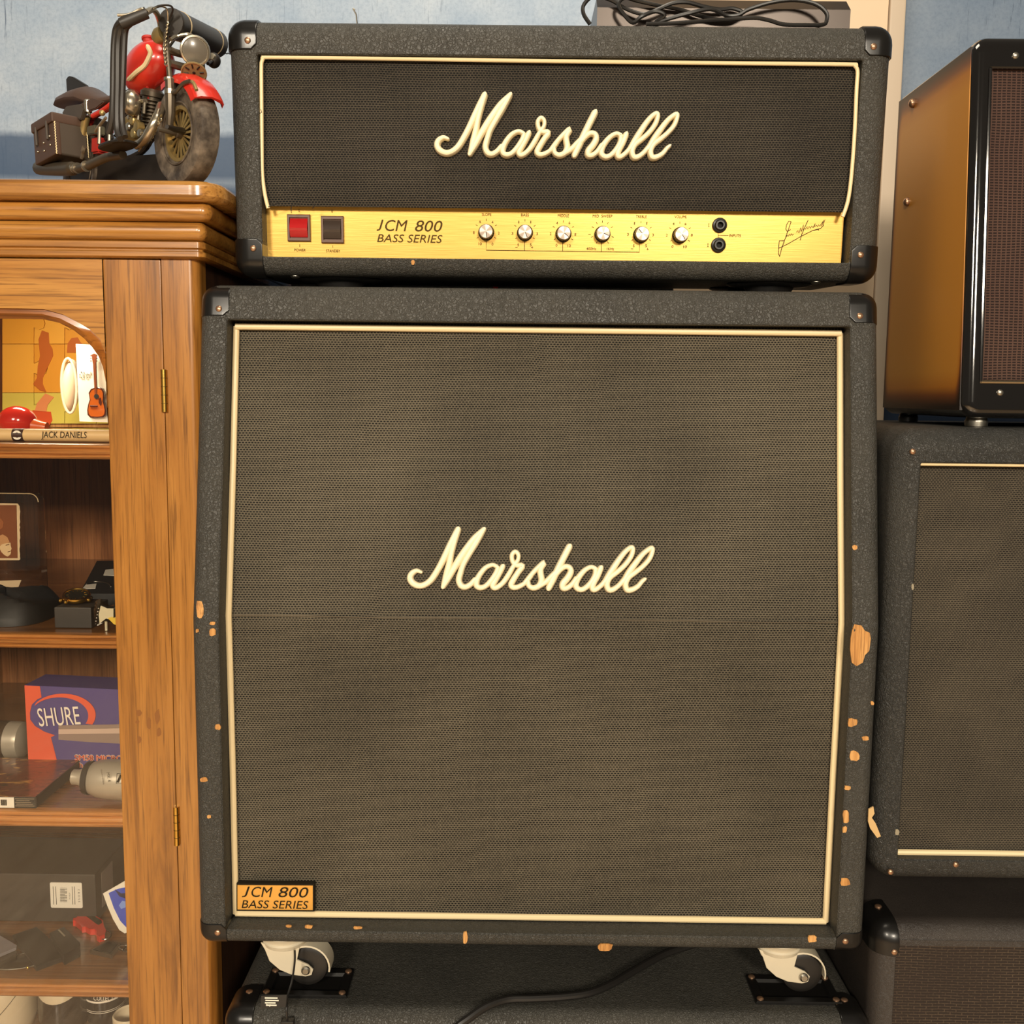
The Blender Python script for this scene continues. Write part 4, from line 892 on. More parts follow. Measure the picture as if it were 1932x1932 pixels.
# --- second shelf
AY = 0.33; q = at(20, 1100, AY)
af = thing('photo_stand', 'clear acrylic block holding a sepia portrait with a deckled edge, second shelf', 'photo', (q.x, AY, Z2))
rx0, rx1, rz1 = at(-70, 1000, AY).x, at(77, 1000, AY).x, at(60, 932, AY).z
obj('block', MB().loft([rr(rx0, rx1, Z2+0.0005, rz1, 0.012, AY-0.007), rr(rx0-0.001, rx1+0.001, Z2, rz1+0.001, 0.012, AY-0.006), rr(rx0-0.001, rx1+0.001, Z2, rz1+0.001, 0.012, AY+0.012), rr(rx0, rx1, Z2+0.0005, rz1, 0.012, AY+0.013)]), 'acrylic', af)
md = mat('acrylic_edge', rgb(232, 206, 160), 0.3)
ed = [q_ for q_ in rr(rx0-0.0012, rx1+0.0012, Z2+0.001, rz1+0.0012, 0.012, AY-0.0065)][7:22]
obj('bright_edge', MB().tube(ed, 0.0007, 6), md, af)
edge_ = [(-60, 1057), (36, 1057)] + [(36.5+random.random()*1.6, 1055-i*5) for i in range(21)] + [(33, 950), (-60, 948)]
ph = obj('print', tri(MB(), edge_, AY+0.004, 0.0008), mat('cream_border', rgb(238, 214, 178), 0.6), af, smooth=0)
obj('image', tri(MB(), [(-60, 1053), (33, 1053), (31, 953), (-60, 953)], AY+0.0034, 0.0004), mat('sepia', rgb(132, 72, 30), 0.6), ph, smooth=0)
fc = lambda L: [(x/5.854, 910+y/5.854) for x, y in L]
ms1 = mat('sepia_face', rgb(240, 212, 170), 0.6); ms2 = mat('sepia_hair', rgb(206, 156, 108), 0.6); ms3 = mat('sepia_shade', rgb(104, 54, 24), 0.6)
obj('hair', tri(MB(), fc([(-40,700),(-30,600),(30,575),(80,605),(105,660),(60,680),(20,690),(10,720)]), AY+0.003, 0.0003), ms2, ph, smooth=0)
obj('face', tri(MB(), fc([(-10,720),(20,685),(60,675),(115,665),(118,700),(128,735),(118,752),(122,775),(112,800),(85,820),(50,805),(15,770)]), AY+0.0028, 0.0003), ms1, ph, smooth=0)
obj('brow', tri(MB(), fc([(60,692),(100,680),(104,688),(64,700)]), AY+0.0024, 0.0003), ms3, ph, smooth=0)
obj('mouth', tri(MB(), fc([(84,765),(116,758),(117,763),(86,772)]), AY+0.0024, 0.0003), ms3, ph, smooth=0)
obj('second_face', tri(MB(), fc([(-60,400),(10,400),(40,440),(30,500),(-10,530),(-60,520)]), AY+0.003, 0.0003), mat('sepia_dim', rgb(160, 94, 48), 0.6), ph, smooth=0)
def mound(cx, cy, cz, sx, sy, sz, k=1.0):
    mb = MB(); rings = []
    for i in range(9):
        a = PI/2*i/8; f_ = math.cos(a)**0.5 if i < 8 else 0.02
        rings.append([V((cx+sx*f_*math.copysign(abs(math.cos(t))**0.6, math.cos(t)), cy+sy*f_*math.copysign(abs(math.sin(t))**0.6, math.sin(t)), cz+sz*math.sin(a)*(1+0.16*k*math.sin(3*t+i)))) for t in [2*PI*j/36 for j in range(36)]])
    return mb.loft(rings)
q = at(10, 1180, 0.19)
pw = thing('leather_pouch', 'soft black leather pouch with a cream slip on it, left front of the second shelf', 'pouch', (q.x, 0.2, Z2))
obj('pouch', mound(q.x-0.01, 0.215, Z2, 0.064, 0.065, 0.034), 'matte', pw)
rootless('paper_slip', MB().prism([V((at(x, y, 0.25).x, 0.25+dy_, at(x, y, 0.25).z)) for x, y, dy_ in ((-60, 1130, 0), (0, 1124, -.01), (33, 1113, 0), (20, 1103, .03), (-60, 1106, .03))], (0, 0, 0.0008)), mat('cream_paper', rgb(226, 200, 160), 0.6), at(-10, 1115, 0.25), 'cream paper slip resting on the black leather pouch', 'paper')
WY = 0.15; w0, w1 = at(102, 1160, WY).x, at(172, 1160, WY).x
wb = thing('watch_box', 'small black box carrying the gold watch, front of the second shelf', 'box', ((w0+w1)/2, WY+0.03, Z2))
bh = at(140, 1146, WY).z - Z2
obj('body', MB().box(w0, w1, WY, WY+0.055, Z2, Z2+bh, 0.0015), mat('grey_black_card', rgb(58, 54, 50), 0.5), wb)
wc = V((at(145, 1133, WY+0.025).x, WY+0.025, Z2+bh+0.0095)); wax = V((0.12, -0.30, 1)).normalized()
wt = thing('wrist_watch', 'round gold-rimmed watch lying on the small black box', 'watch', wc - V((0, 0, 0.009)))
wu = wax.orthogonal().normalized()
obj('case', MB().lathe([(0.0, -0.004), (0.012, -0.004), (0.0165, -0.002), (0.0172, 0.001), (0.0165, 0.003), (0.0145, 0.0034), (0.014, 0.0022), (0.014, 0.0012), (0, 0.0012)], wc, wax, 32), 'brass', wt)
obj('dial', MB().lathe([(0.0138, 0.0016), (0, 0.0017)], wc, wax, 28), 'ink', wt)
for a in range(0, 360, 30):
    d_ = wu*math.cos(math.radians(a)) + wax.cross(wu)*math.sin(math.radians(a)); obj('hour_mark', MB().tube([wc+d_*0.0095+wax*0.0019, wc+d_*0.0125+wax*0.0019], 0.0005, 5), 'brass', wt)
for dx, dy_ in ((-0.017, -0.008), (-0.006, -0.0175), (0.017, -0.003), (0.013, 0.011)):
    obj('lug', MB().ell(wc+V((dx, dy_, -0.0045)), 0.003, 0.003, 0.003, 10, 8), 'brass', wt)
fb = thing('flat_box', 'flat black box with two pale stickers at the right back of the second shelf', 'box', (at(200, 1100, 0.4).x, 0.4, Z2))
top = [atz(x, y, Z2+0.02) for x, y in ((176, 1180), (236, 1180), (236, 1054), (180, 1056), (150, 1110))]
top = [atz(150, 1120, Z2+0.02), atz(240, 1120, Z2+0.02), atz(246, 1058, Z2+0.02), atz(183, 1058, Z2+0.02)]
obj('body', MB().prism(top, (0, 0, -0.0198)), 'matte', fb)
for L in ([(195, 1085), (216, 1086), (214, 1073), (199, 1075)], [(155, 1111), (180, 1110), (182, 1101), (162, 1103)]):
    obj('sticker', MB().prism([atz(x, y, Z2+0.0204) for x, y in L], (0, 0, -0.0004)), 'white', fb)
rootless('spectacle_wire', MB().tube(smoothpath([atz(x, y, Z2+0.0212) for x, y in ((163, 1102), (175, 1098), (190, 1098), (204, 1101), (209, 1107))], 4), 0.0008, 6), 'steel', atz(185, 1098, Z2+0.021), 'thin curved metal wire lying on the flat black box', 'wire')
gk = thing('guitar_keyring', 'clear guitar-body keyring with a yellow corner, right front of the second shelf', 'keyring', (at(200, 1160, 0.135).x, 0.135, Z2))
gz = 0.135; mcl = mat('pearly_plastic', rgb(206, 196, 164), 0.2, coat=0.5)
g0 = obj('body', tri(MB(), [(178, 1179), (177, 1165), (177, 1150), (180, 1134), (186, 1131), (192, 1139), (202, 1144), (212, 1143), (222, 1138), (232, 1140), (232, 1180), (222, 1180), (210, 1175), (200, 1172), (192, 1178), (184, 1181)], gz, 0.008), 'acrylic', gk)
obj('pearl_plate', tri(MB(), [(188, 1176), (186, 1160), (190, 1143), (202, 1148), (214, 1148), (228, 1142), (228, 1176), (212, 1170), (200, 1167)], gz-0.0006, 0.001), mcl, g0)
obj('yellow_corner', tri(MB(), [(203, 1166), (212, 1164), (230, 1170), (230, 1182), (215, 1178)], gz-0.001, 0.001), mat('yellow_plastic', rgb(220, 186, 70), 0.3), g0)
obj('pickup', tri(MB(), [(214, 1148), (222, 1146), (222, 1162), (214, 1166)], gz-0.0014, 0.001), 'ink', g0)
for i in range(5): obj('tuner', MB().ell(at(181+i*1.2, 1172-i*6, gz-0.001), 0.0011, 0.001, 0.0011, 8, 6), 'steel', g0)
obj('strap_peg', MB().tube([at(200, 1172, gz+0.004), V((at(200, 1172, gz+0.004).x, gz+0.004, Z2+0.0003))], 0.0017, 8), mcl, g0)

# --- third shelf: microphone box, two microphones, disc case
SBY = 0.255
sb = thing('microphone_box', 'purple-blue and coral microphone carton with white SHURE lettering on the third shelf', 'box', (at(150, 1450, SBY).x, SBY, Z3))
mpb = mat('violet_print', rgb(82, 70, 128), 0.5); mcr = mat('coral_print', rgb(226, 92, 60), 0.5); mwh = mat('white_print', rgb(244, 232, 214), 0.5); mgr = mat('grey_print', rgb(150, 128, 116), 0.4)
f6 = lambda L: [(x/6.664, 1280+y/6.664) for x, y in L]
O_ = [at(*p, SBY) for p in f6([(360, 1150), (1720, 1150), (1720, 150), (306, 85)])]
O_[0].z = O_[1].z = Z3+0.0003
obj('carton', MB().prism(O_, (0.004, 0.055, 0), 0.0008), mpb, sb)
obj('coral_panel', tri(MB(), f6([(307,88),(500,98),(522,240),(470,262),(400,330),(376,430),(380,520),(440,600),(560,672),(690,715),(640,740),(742,1140),(362,1140)]), SBY-0.0006, 0.0005), mcr, sb, smooth=0)
ring = []; 
for i in range(31):
    a = math.radians(-145+190*i/30); ring.append((790+412*math.cos(a), 462+270*math.sin(a)))
inn = [(744+366*math.cos(math.radians(-148+200*i/30)), 470+232*math.sin(math.radians(-148+200*i/30))) for i in range(31)]
cut = [(x, y) for x, y in ring if y < 590]; cut2 = [(x, y) for x, y in inn if y < 590]
obj('coral_ring', tri(MB(), f6(cut+list(reversed(cut2))), SBY-0.0012, 0.0005), mcr, sb, smooth=0)
t = MB(); O = at(*f6([(490, 606)])[0], SBY-0.0016); B = at(*f6([(1018, 578)])[0], SBY-0.0016); C = at(*f6([(470, 368)])[0], SBY-0.0016)
t.text('SHURE', O, B-O, C-O, (B-O).length, (C-O).length*0.97, -0.1, 0.0004); obj('brand_lettering', t, mwh, sb)
obj('printed_barrel', tri(MB(), f6([(735,590),(1700,575),(1700,790),(1540,822),(1100,800),(735,770)]), SBY-0.0014, 0.0005), mgr, sb, smooth=0)
obj('printed_highlight', tri(MB(), f6([(735,640),(1700,625),(1700,690),(735,700)]), SBY-0.0018, 0.0003), mat('pale_print', rgb(206, 178, 160), 0.4), sb, smooth=0)
tw = MB(); tr_ = MB()
for s, b_ in (('SM58 MICRO', (942/6.664, 1545/6.664, 1280+960/6.664, 1280+1028/6.664)), ('50th A', (850/6.664, 1150/6.664, 1280+1050/6.664, 1280+1118/6.664))):
    O, ex, ey, w, h = fit(*b_, pl_(SBY), -0.0016)
    for dx, dz in ((-1, 0), (1, 0), (0, -1), (0, 1)): tw.text(s, O+V((dx*0.0007, 0, dz*0.0007)), ex, ey, w, h, 0, 0.0002)
    for dx in (-0.0003, 0.0003): tr_.text(s, O+V((dx, -0.0004, 0)), ex, ey, w, h, 0, 0.0003)
obj('caption_outline', tw, mwh, sb); obj('caption', tr_, mcr, sb)
mal = mat('satin_nickel', rgb(188, 178, 160), 0.36, 0.4)
mk1 = thing('microphone', 'grey studio microphone with a dark lettered band lying left on the third shelf', 'microphone', (at(20, 1430, 0.3).x, 0.3, Z3))
r1 = 0.0268; zc = Z3+r1+0.0003; xe = at(52, 1400, 0.3).x
obj('body', MB().lathe([(r1*0.9, 0), (r1, 0.004), (r1, 0.125), (r1*0.96, 0.132), (r1*0.7, 0.137), (0, 0.138)], (xe-0.138, 0.3, zc), (1, 0, 0), 36), mal, mk1)
b1 = obj('label_band', MB().lathe([(r1+0.0004, 0), (r1+0.0004, 0.032)], (xe-0.057, 0.3, zc), (1, 0, 0.0), 36), mat('brown_label', rgb(58, 44, 32), 0.4), mk1)
t = MB(); t.text('NEUMANN.BERLIN', V((xe-0.0385, 0.3-r1-0.0006, zc+0.021)), (0, 0, -1), (1, 0, 0), 0.042, 0.0062, 0, 0.0002); obj('lettering', t, mwh, b1)
mk2 = thing('microphone', 'silver side-address microphone with a black collar, right front of the third shelf', 'microphone', (at(210, 1500, 0.15).x, 0.15, Z3))
MY = 0.150; ax2 = V((1, 0.0, -0.05)).normalized(); o2 = at(137, 1466, MY); s2 = 0.000665
r2max = 39*s2; o2.z = max(o2.z, Z3+r2max+0.0068)
obj('body', MB().lathe([(24*s2, 32*s2), (30*s2, 38*s2), (35*s2, 50*s2), (38*s2, 70*s2), (r2max, 100*s2), (r2max, 0.12), (0.02, 0.125), (0, 0.126)], o2, ax2, 36), mal, mk2)
obj('connector', MB().lathe([(13*s2, 0), (14.5*s2, 1.5*s2), (14.5*s2, 12*s2), (15.5*s2, 14*s2), (17*s2, 27*s2), (0, 27*s2)], o2, ax2, 28), mal, mk2)
obj('collar', MB().lathe([(17*s2, 25*s2), (30*s2, 26*s2), (32*s2, 30*s2), (32.5*s2, 36*s2), (26*s2, 40*s2)], o2, ax2, 32), 'matte', mk2)
t = MB(); yf = MY-r2max-0.0002
t.text('MK 4', at(201, 1458, yf), (0.12, 0, -1), (1, 0, 0.12), 0.0118, 0.0038, 0, 0.0002)
t.text('SENNHEISER', at(190, 1452, yf), (0.12, 0, -1), (1, 0, 0.12), 0.020, 0.0016, 0, 0.0002)
sq = [at(x, y, yf) for x, y in ((219, 1478), (229, 1478), (231, 1460), (221, 1459.5))]
t.tube(sq, 0.0004, 6, closed=True); t.prism([at(x, y, yf) for x, y in ((220, 1475), (223, 1477), (229.5, 1463), (226.5, 1461))], (0, 0.0003, 0))
obj('lettering', t, 'ink', mk2)
DY = 0.125; dx1 = at(68, 1515, DY).x; dzh = at(40, 1503, DY).z - Z3
dcs = thing('disc_case', 'flat dark red and gold disc case with a barcode spine, left on the third shelf', 'case', (dx1-0.06, DY+0.07, Z3))
obj('case', MB().box(dx1-0.15, dx1, DY, DY+0.135, Z3, Z3+dzh-0.0006, 0.0008, 1), 'matte', dcs)
m = mat('cover_print', rgb(120, 60, 30), 0.3, coat=0.4); co = coords(m, (22, 40, 1)); n = N(m, 'ShaderNodeTexNoise', Scale=1.0, Detail=6.0, Distortion=1.5); LK(m, co, n.inputs['Vector'])
LK(m, ramp(m, n.outputs['Fac'], [(0.34, rgb(30, 18, 14)), (0.45, rgb(116, 52, 34)), (0.55, rgb(90, 40, 26)), (0.62, rgb(206, 150, 70)), (0.72, rgb(226, 196, 140))]), P(m).inputs['Base Color'])
obj('cover', MB().box(dx1-0.149, dx1-0.001, DY+0.001, DY+0.134, Z3+dzh-0.0006, Z3+dzh), m, dcs)
spn = obj('barcode_label', MB().box(dx1-0.15, at(27, 1515, DY).x, DY-0.0006, DY, Z3+0.001, Z3+dzh-0.001), 'white', dcs)
t = MB()
for i in range(13):
    x = at(2+i*0.9, 1515, DY).x; t.box(x, x+0.0003*(1+(i*7 % 3)*0.4), DY-0.0009, DY-0.0006, Z3+0.004, Z3+dzh-0.004)
obj('barcode', t, 'ink', spn)
t = MB()
for i in range(5):
    z = Z3+dzh*(0.2+0.15*i); xl = at(29+(i % 2)*2, 1515, DY).x; xr = at(65-(i*5 % 4)*3, 1515, DY).x; t.box(xl, xr, DY-0.0004, DY, z, z+0.0006)
obj('small_print', t, mat('faint_print', rgb(150, 136, 112), 0.6), dcs)

# --- fourth shelf
BY = 0.27; bx1 = at(181, 1690, BY).x; bz = at(100, 1649, BY).z
bbx = thing('gift_box', 'long dark grey box with a white barcode label at the back of the fourth shelf', 'box', (bx1-0.09, BY+0.06, Z4))
obj('body', MB().box(bx1-0.24, bx1, BY, BY+0.12, Z4, bz, 0.002), mat('charcoal_card', rgb(56, 52, 47), 0.5), bbx)
lb = obj('label', MB().loft([rr(at(96, 1700, BY).x, at(156, 1700, BY).x, at(96, 1712, BY).z, at(96, 1664.5, BY).z, 0.002, BY-0.0008), rr(at(96, 1700, BY).x, at(156, 1700, BY).x, at(96, 1712, BY).z, at(96, 1664.5, BY).z, 0.002, BY)]), 'white', bbx)
t = MB(); D9 = V((0, 0, -1)); E9 = V((1, 0, 0))
t.text('C R O S S', at(147, 1677, BY-0.0009), D9, E9, 0.020, 0.0024, 0, 0.0002)
t.text('AT0116', at(130, 1684, BY-0.0009), D9, E9, 0.010, 0.0018, 0, 0.0002)
for i in range(16):
    y = 1675+i*1.7; z = at(120, y, BY).z; t.box(at(114, y, BY).x, at(127-(i % 5 == 2)*4, y, BY).x, BY-0.0011, BY-0.0008, z-0.0003*(1+i*5 % 3*0.6), z)
for x in (101, 106, 137, 141): t.box(at(x, 1690, BY).x, at(x+0.8, 1690, BY).x, BY-0.0011, BY-0.0008, at(x, 1706, BY).z, at(x, 1672, BY).z)
obj('label_print', t, 'ink', lb)
obj('sticker', MB().prism([V((bx1+0.0005, y, z)) for y, z in ((BY+0.02, Z4+0.012), (BY+0.06, Z4+0.012), (BY+0.06, bz-0.008), (BY+0.02, bz-0.008))], (-0.0005, 0, 0)), mat('grey_sticker', rgb(150, 140, 134), 0.5), bbx)
f7 = lambda L: [(x/5.819, 1600+y/5.819) for x, y in L]
bk = thing('booklet', 'small curling booklet with white border and blue picture leaning right on the fourth shelf', 'booklet', (at(225, 1750, 0.2).x, 0.2, Z4))
cv = [(1130, 500), (1400, 345), (1500, 300), (1500, 890), (1370, 938), (1310, 900), (1240, 780), (1180, 640)]
obj('page', tri(MB(), f7(list(reversed(cv))), 0.2, 0.0012), 'white', bk, smooth=0)
obj('picture', tri(MB(), f7(list(reversed([(1192, 495), (1290, 450), (1420, 425), (1480, 420), (1480, 900), (1418, 905), (1320, 800), (1250, 660)]))), 0.1992, 0.0006), mat('royal_blue_print', rgb(44, 74, 190), 0.4), bk, smooth=0)
obj('navy_shape', tri(MB(), f7(list(reversed([(1260, 455), (1330, 500), (1420, 490), (1470, 480), (1470, 540), (1390, 560), (1310, 530)]))), 0.1986, 0.0005), mat('navy_print', rgb(24, 28, 64), 0.4), bk, smooth=0)
obj('pale_shape', tri(MB(), f7(list(reversed([(1305, 630), (1340, 580), (1390, 590), (1380, 650), (1330, 670)]))), 0.1986, 0.0005), mat('sky_print', rgb(120, 150, 220), 0.4), bk, smooth=0)
def lay(pts, Z, th):   # outline lying flat on a shelf at height Z
    bm = bmesh.new(); vs = [bm.verts.new(atz(x, y, Z)) for x, y in pts]; f = bm.faces.new(vs)
    r = bmesh.ops.extrude_face_region(bm, geom=[f]); bmesh.ops.translate(bm, vec=V((0, 0, -th)), verts=[e for e in r['geom'] if isinstance(e, bmesh.types.BMVert)])
    bmesh.ops.triangulate(bm, faces=bm.faces[:]); return MB().bm(bm)
op_ = thing('bottle_opener', 'red plastic opener with a black inlay and steel ring on the fourth shelf', 'opener', atz(170, 1745, Z4))
ro = f7([(800,795),(805,770),(845,760),(845,715),(880,700),(930,695),(1000,712),(1130,792),(1140,850),(1165,905),(1150,950),(1090,972),(1060,950),(1062,910),(1040,888),(990,892),(940,862),(900,868),(880,840),(825,795)])
o1 = obj('handle', lay(ro, Z4+0.009, 0.0088), 'red', op_, smooth=20)
obj('inlay', lay(f7([(942,740),(955,715),(985,715),(1115,795),(1118,818),(1085,840),(1060,830)]), Z4+0.0096, 0.0006), 'ink', o1, smooth=0)
obj('ring', MB().tube([atz(*f7([(1150+70*math.cos(a), 955+48*math.sin(a))])[0], Z4+0.004) for a in [2*PI*i/20 for i in range(20)]], 0.0011, 8, closed=True), 'chrome', op_)
jb = [[(400,865),(560,1010),(715,1185),(400,1300),(275,1150),(138,955)], [(545,930),(700,865),(880,1040),(872,1075),(705,1165),(640,1080)]]
for L, nm, lab, e_ in ((jb[0], 'card_sleeve', 'flat black card sleeve with a pale front edge lying on the fourth shelf', 0.007), (jb[1], 'ring_box', 'small black lidded box beside the card sleeve on the fourth shelf', 0.016)):
    mb = lay(f7(L), Z4+e_, e_-0.0003); q = atz(*f7([L[0]])[0], Z4)
    th_ = thing(nm, lab, 'box', q); o = obj('body', mb, 'matte', th_, smooth=20)
    if nm == 'ring_box': obj('catch', lay(f7([(632,900),(650,893),(720,962),(705,972)]), Z4+e_+0.0006, 0.0006), 'steel', o)
    else: obj('front_edge', MB().tube([atz(*f7([(400,1305)])[0], Z4+0.004), atz(*f7([(715,1190)])[0], Z4+0.004)], 0.0012, 8), 'steel', o)
pc = thing('card_case', 'silver-grey card case over a dark tray, left edge of the fourth shelf', 'case', atz(10, 1790, Z4))
obj('plate', lay(f7([(-200,900),(0,960),(185,1068),(175,1090),(0,1165),(-200,1240)]), Z4+0.014, 0.004), mat('silver_plate', rgb(170, 165, 172), 0.3, 0.4), pc, smooth=20)
obj('tray', lay(f7([(-200,1000),(0,1060),(180,1130),(175,1160),(60,1230),(-200,1330)]), Z4+0.009, 0.0088), 'black', pc, smooth=20)
ln = f7([(60,1240),(200,1172),(400,1138),(530,1142),(565,1185),(500,1245),(300,1310),(80,1335),(-40,1320),(-20,1280)])
sg = thing('eyeglass_lens', 'single wire-rimmed tinted lens lying in front on the fourth shelf', 'lens', atz(50, 1815, Z4))
lp_ = smoothpath([atz(x, y, Z4+0.004) for x, y in ln+ln[:1]], 4)
obj('rim', MB().tube(lp_[:-1], 0.0007, 6, closed=True), 'steel', sg)
obj('lens', lay(ln, Z4+0.0044, 0.001), glass('brown_lens', (0.75, 0.62, 0.55), 1.5), sg)
obj('nose_pad', MB().ell(atz(*f7([(303, 1318)])[0], Z4+0.004), 0.0022, 0.0018, 0.0026, 10, 8), 'brass', sg)
kr = thing('key_fob', 'square black and steel key fob with chain, right front of the fourth shelf', 'keyring', atz(205, 1785, Z4))
fo = obj('fob', lay(f7([(990,1120),(1180,1018),(1320,1050),(1225,1172)]), Z4+0.006, 0.0055), 'steel', kr, smooth=20)
obj('inlay', lay(f7([(1020,1115),(1185,1028),(1290,1052),(1215,1155)]), Z4+0.0066, 0.0008), 'black', fo, smooth=0)
for i, (x, y) in enumerate(((1345, 1090), (1390, 1110), (1430, 1150), (1345, 1130), (1400, 1070))):
    c = atz(*f7([(x, y)])[0], Z4+0.004); a0 = i*0.9; u_ = V((math.cos(a0), math.sin(a0), 0)); w_2 = V((-math.sin(a0)*0.6, math.cos(a0)*0.6, 0.55))
    obj('chain_link', MB().tube([c+u_*0.0048*math.cos(t_)+w_2*0.0034*math.sin(t_) for t_ in [2*PI*j/14 for j in range(14)]], 0.0009, 6, closed=True), 'chrome', kr)
# --- mugs on the lowest shelf in view
mwg = mat('cream_glaze', rgb(216, 200, 170), 0.25, coat=0.3); mbg = mat('black_glaze', rgb(20, 18, 17), 0.2, coat=0.4)
def mug(px, Y, r, h, m, label, handle=-1):
    x = at(px, 1900, Y).x
    t = thing('mug', label, 'mug', (x, Y, Z5))
    o = obj('cup', MB().lathe([(0, 0), (r*0.82, 0), (r*0.9, 0.004), (r, 0.02), (r, h-0.002), (r-0.0015, h), (r-0.003, h-0.002), (r-0.0035, 0.008), (0, 0.006)], (x, Y, Z5), (0, 0, 1), 40), m, t)
    if handle: obj('handle', MB().tube(smoothpath([(x+handle*(r-0.002), Y+0.01, Z5+h*0.78), (x+handle*(r+0.018), Y+0.014, Z5+h*0.76), (x+handle*(r+0.026), Y+0.016, Z5+h*0.52), (x+handle*(r+0.016), Y+0.014, Z5+h*0.28), (x+handle*(r-0.002), Y+0.01, Z5+h*0.22)], 5), 0.0045, 8), m, t)
    return t, x
def band(t, x, Y, r, z0, z1, m, nm='painted_band', dr=0.0004, wave=None):
    n_ = 40; ra_ = [2*PI*j/n_ for j in range(n_)]
    obj(nm, MB().loft([[V((x+(r+dr)*math.cos(a), Y+(r+dr)*math.sin(a), Z5+(z(a) if callable(z) else z))) for a in ra_] for z in (z0, z1)], False, False), m, t)
MH = 0.098
t1, x1m = mug(12, 0.25, 0.041, MH, mwg, 'cream mug with a thin dark curved line, leftmost on the lowest shelf in view')
band(t1, x1m, 0.25, 0.041, lambda a: 0.058+0.045*math.sin(a+0.9)*1.0, lambda a: 0.0595+0.045*math.sin(a+0.9), 'ink', 'curved_line')
t2, x2m = mug(121, 0.25, 0.0335, MH, mbg, 'black mug with a broad cream upper band on the lowest shelf in view', 0)
band(t2, x2m, 0.25, 0.0335, lambda a: 0.060-0.0*a+0.006*math.cos(2*a), MH-0.003, mwg)
t3, x3m = mug(199, 0.27, 0.0275, MH, mbg, 'black mug with white stripes and lettering on the lowest shelf in view', 0)
zat = lambda y, Y: at(200, y, Y).z - Z5
band(t3, x3m, 0.27, 0.0275, zat(1895.5, 0.24), zat(1892, 0.24), mwh); band(t3, x3m, 0.27, 0.0275, zat(1912, 0.24), zat(1911, 0.24), mwh); band(t3, x3m, 0.27, 0.0275, zat(1915, 0.24), zat(1914, 0.24), mwh)
t = MB(); t.text('COLLECT', V((at(176, 1890, 0.24).x, 0.2415, zat(1889, 0.24)+Z5)), (1, 0, 0), (0, 0, 1), at(214, 1890, 0.24).x-at(176, 1890, 0.24).x, 0.007, 0.1, 0.0003)
obj('lettering', t, mwh, t3)
t4, x4m = mug(243, 0.16, 0.021, 0.081, mwg, 'small white mug with a dark window pattern, rightmost on the lowest shelf in view', 1)
band(t4, x4m, 0.16, 0.021, 0.004, 0.073, mbg, 'dark_panel')

# ------------------------------------------------------------------ model motorcycle on the cabinet
ZS0 = zz(336, 0.055)
Fb = V((0.728, -0.686, 0)).normalized(); Nb = V((-Fb.y*-1, -Fb.x, 0)).normalized() if False else V((Fb.y, -Fb.x, 0)).normalized()
Pf = V((-0.405, 0.092, ZS0))
mo_ = thing('model_motorcycle', 'weathered tin model motorcycle, red tank and brown saddlebag, on top of the display cabinet', 'model', Pf - Fb*0.13)
def bp(px, py, d=0.0): return on(px, py, Pf + Nb*d, Nb)
def bw(s, d, z): return Pf + Fb*s + Nb*d + V((0, 0, z))
UP = V((0, 0, 1))
mty = mat('worn_tyre', rgb(96, 86, 76), 0.36)
co = coords(mty); n = N(mty, 'ShaderNodeTexNoise', Scale=55.0, Detail=5.0, Roughness=0.65); LK(mty, co, n.inputs['Vector'])
LK(mty, ramp(mty, n.outputs['Fac'], [(0.35, rgb(62, 54, 47)), (0.52, rgb(98, 88, 77)), (0.72, rgb(136, 122, 106))]), P(mty).inputs['Base Color']); bump(mty, n.outputs['Fac'], 0.3, 0.002)
mho = mat('dull_brass_disc', rgb(146, 130, 88), 0.45, 0.25); mbr = mat('tin_brass', rgb(182, 158, 104), 0.4, 0.7); mir_ = mat('tin_iron', rgb(104, 94, 80), 0.4, 0.7)
mle = mat('brown_leather', rgb(80, 59, 47), 0.5); mle2 = mat('dark_leather', rgb(74, 64, 54), 0.5); mbl = mat('black_leather', rgb(46, 42, 38), 0.45)
mrd = mat('tin_red', rgb(206, 46, 32), 0.3, coat=0.4); mrd2 = mat('dull_red', rgb(176, 42, 32), 0.45); mcm = mat('cream_stripe', rgb(240, 218, 170), 0.4)
mso = mat('soot_black', rgb(34, 28, 23), 0.5); mch = mat('aged_chrome', rgb(186, 176, 156), 0.28, 0.9)
def T(name, pts, r, m, parent=None, n=8, k=4, sm=True): return obj(name, MB().tube(smoothpath(pts, k) if sm and len(pts) > 2 else pts, r, n), m, parent or mo_)
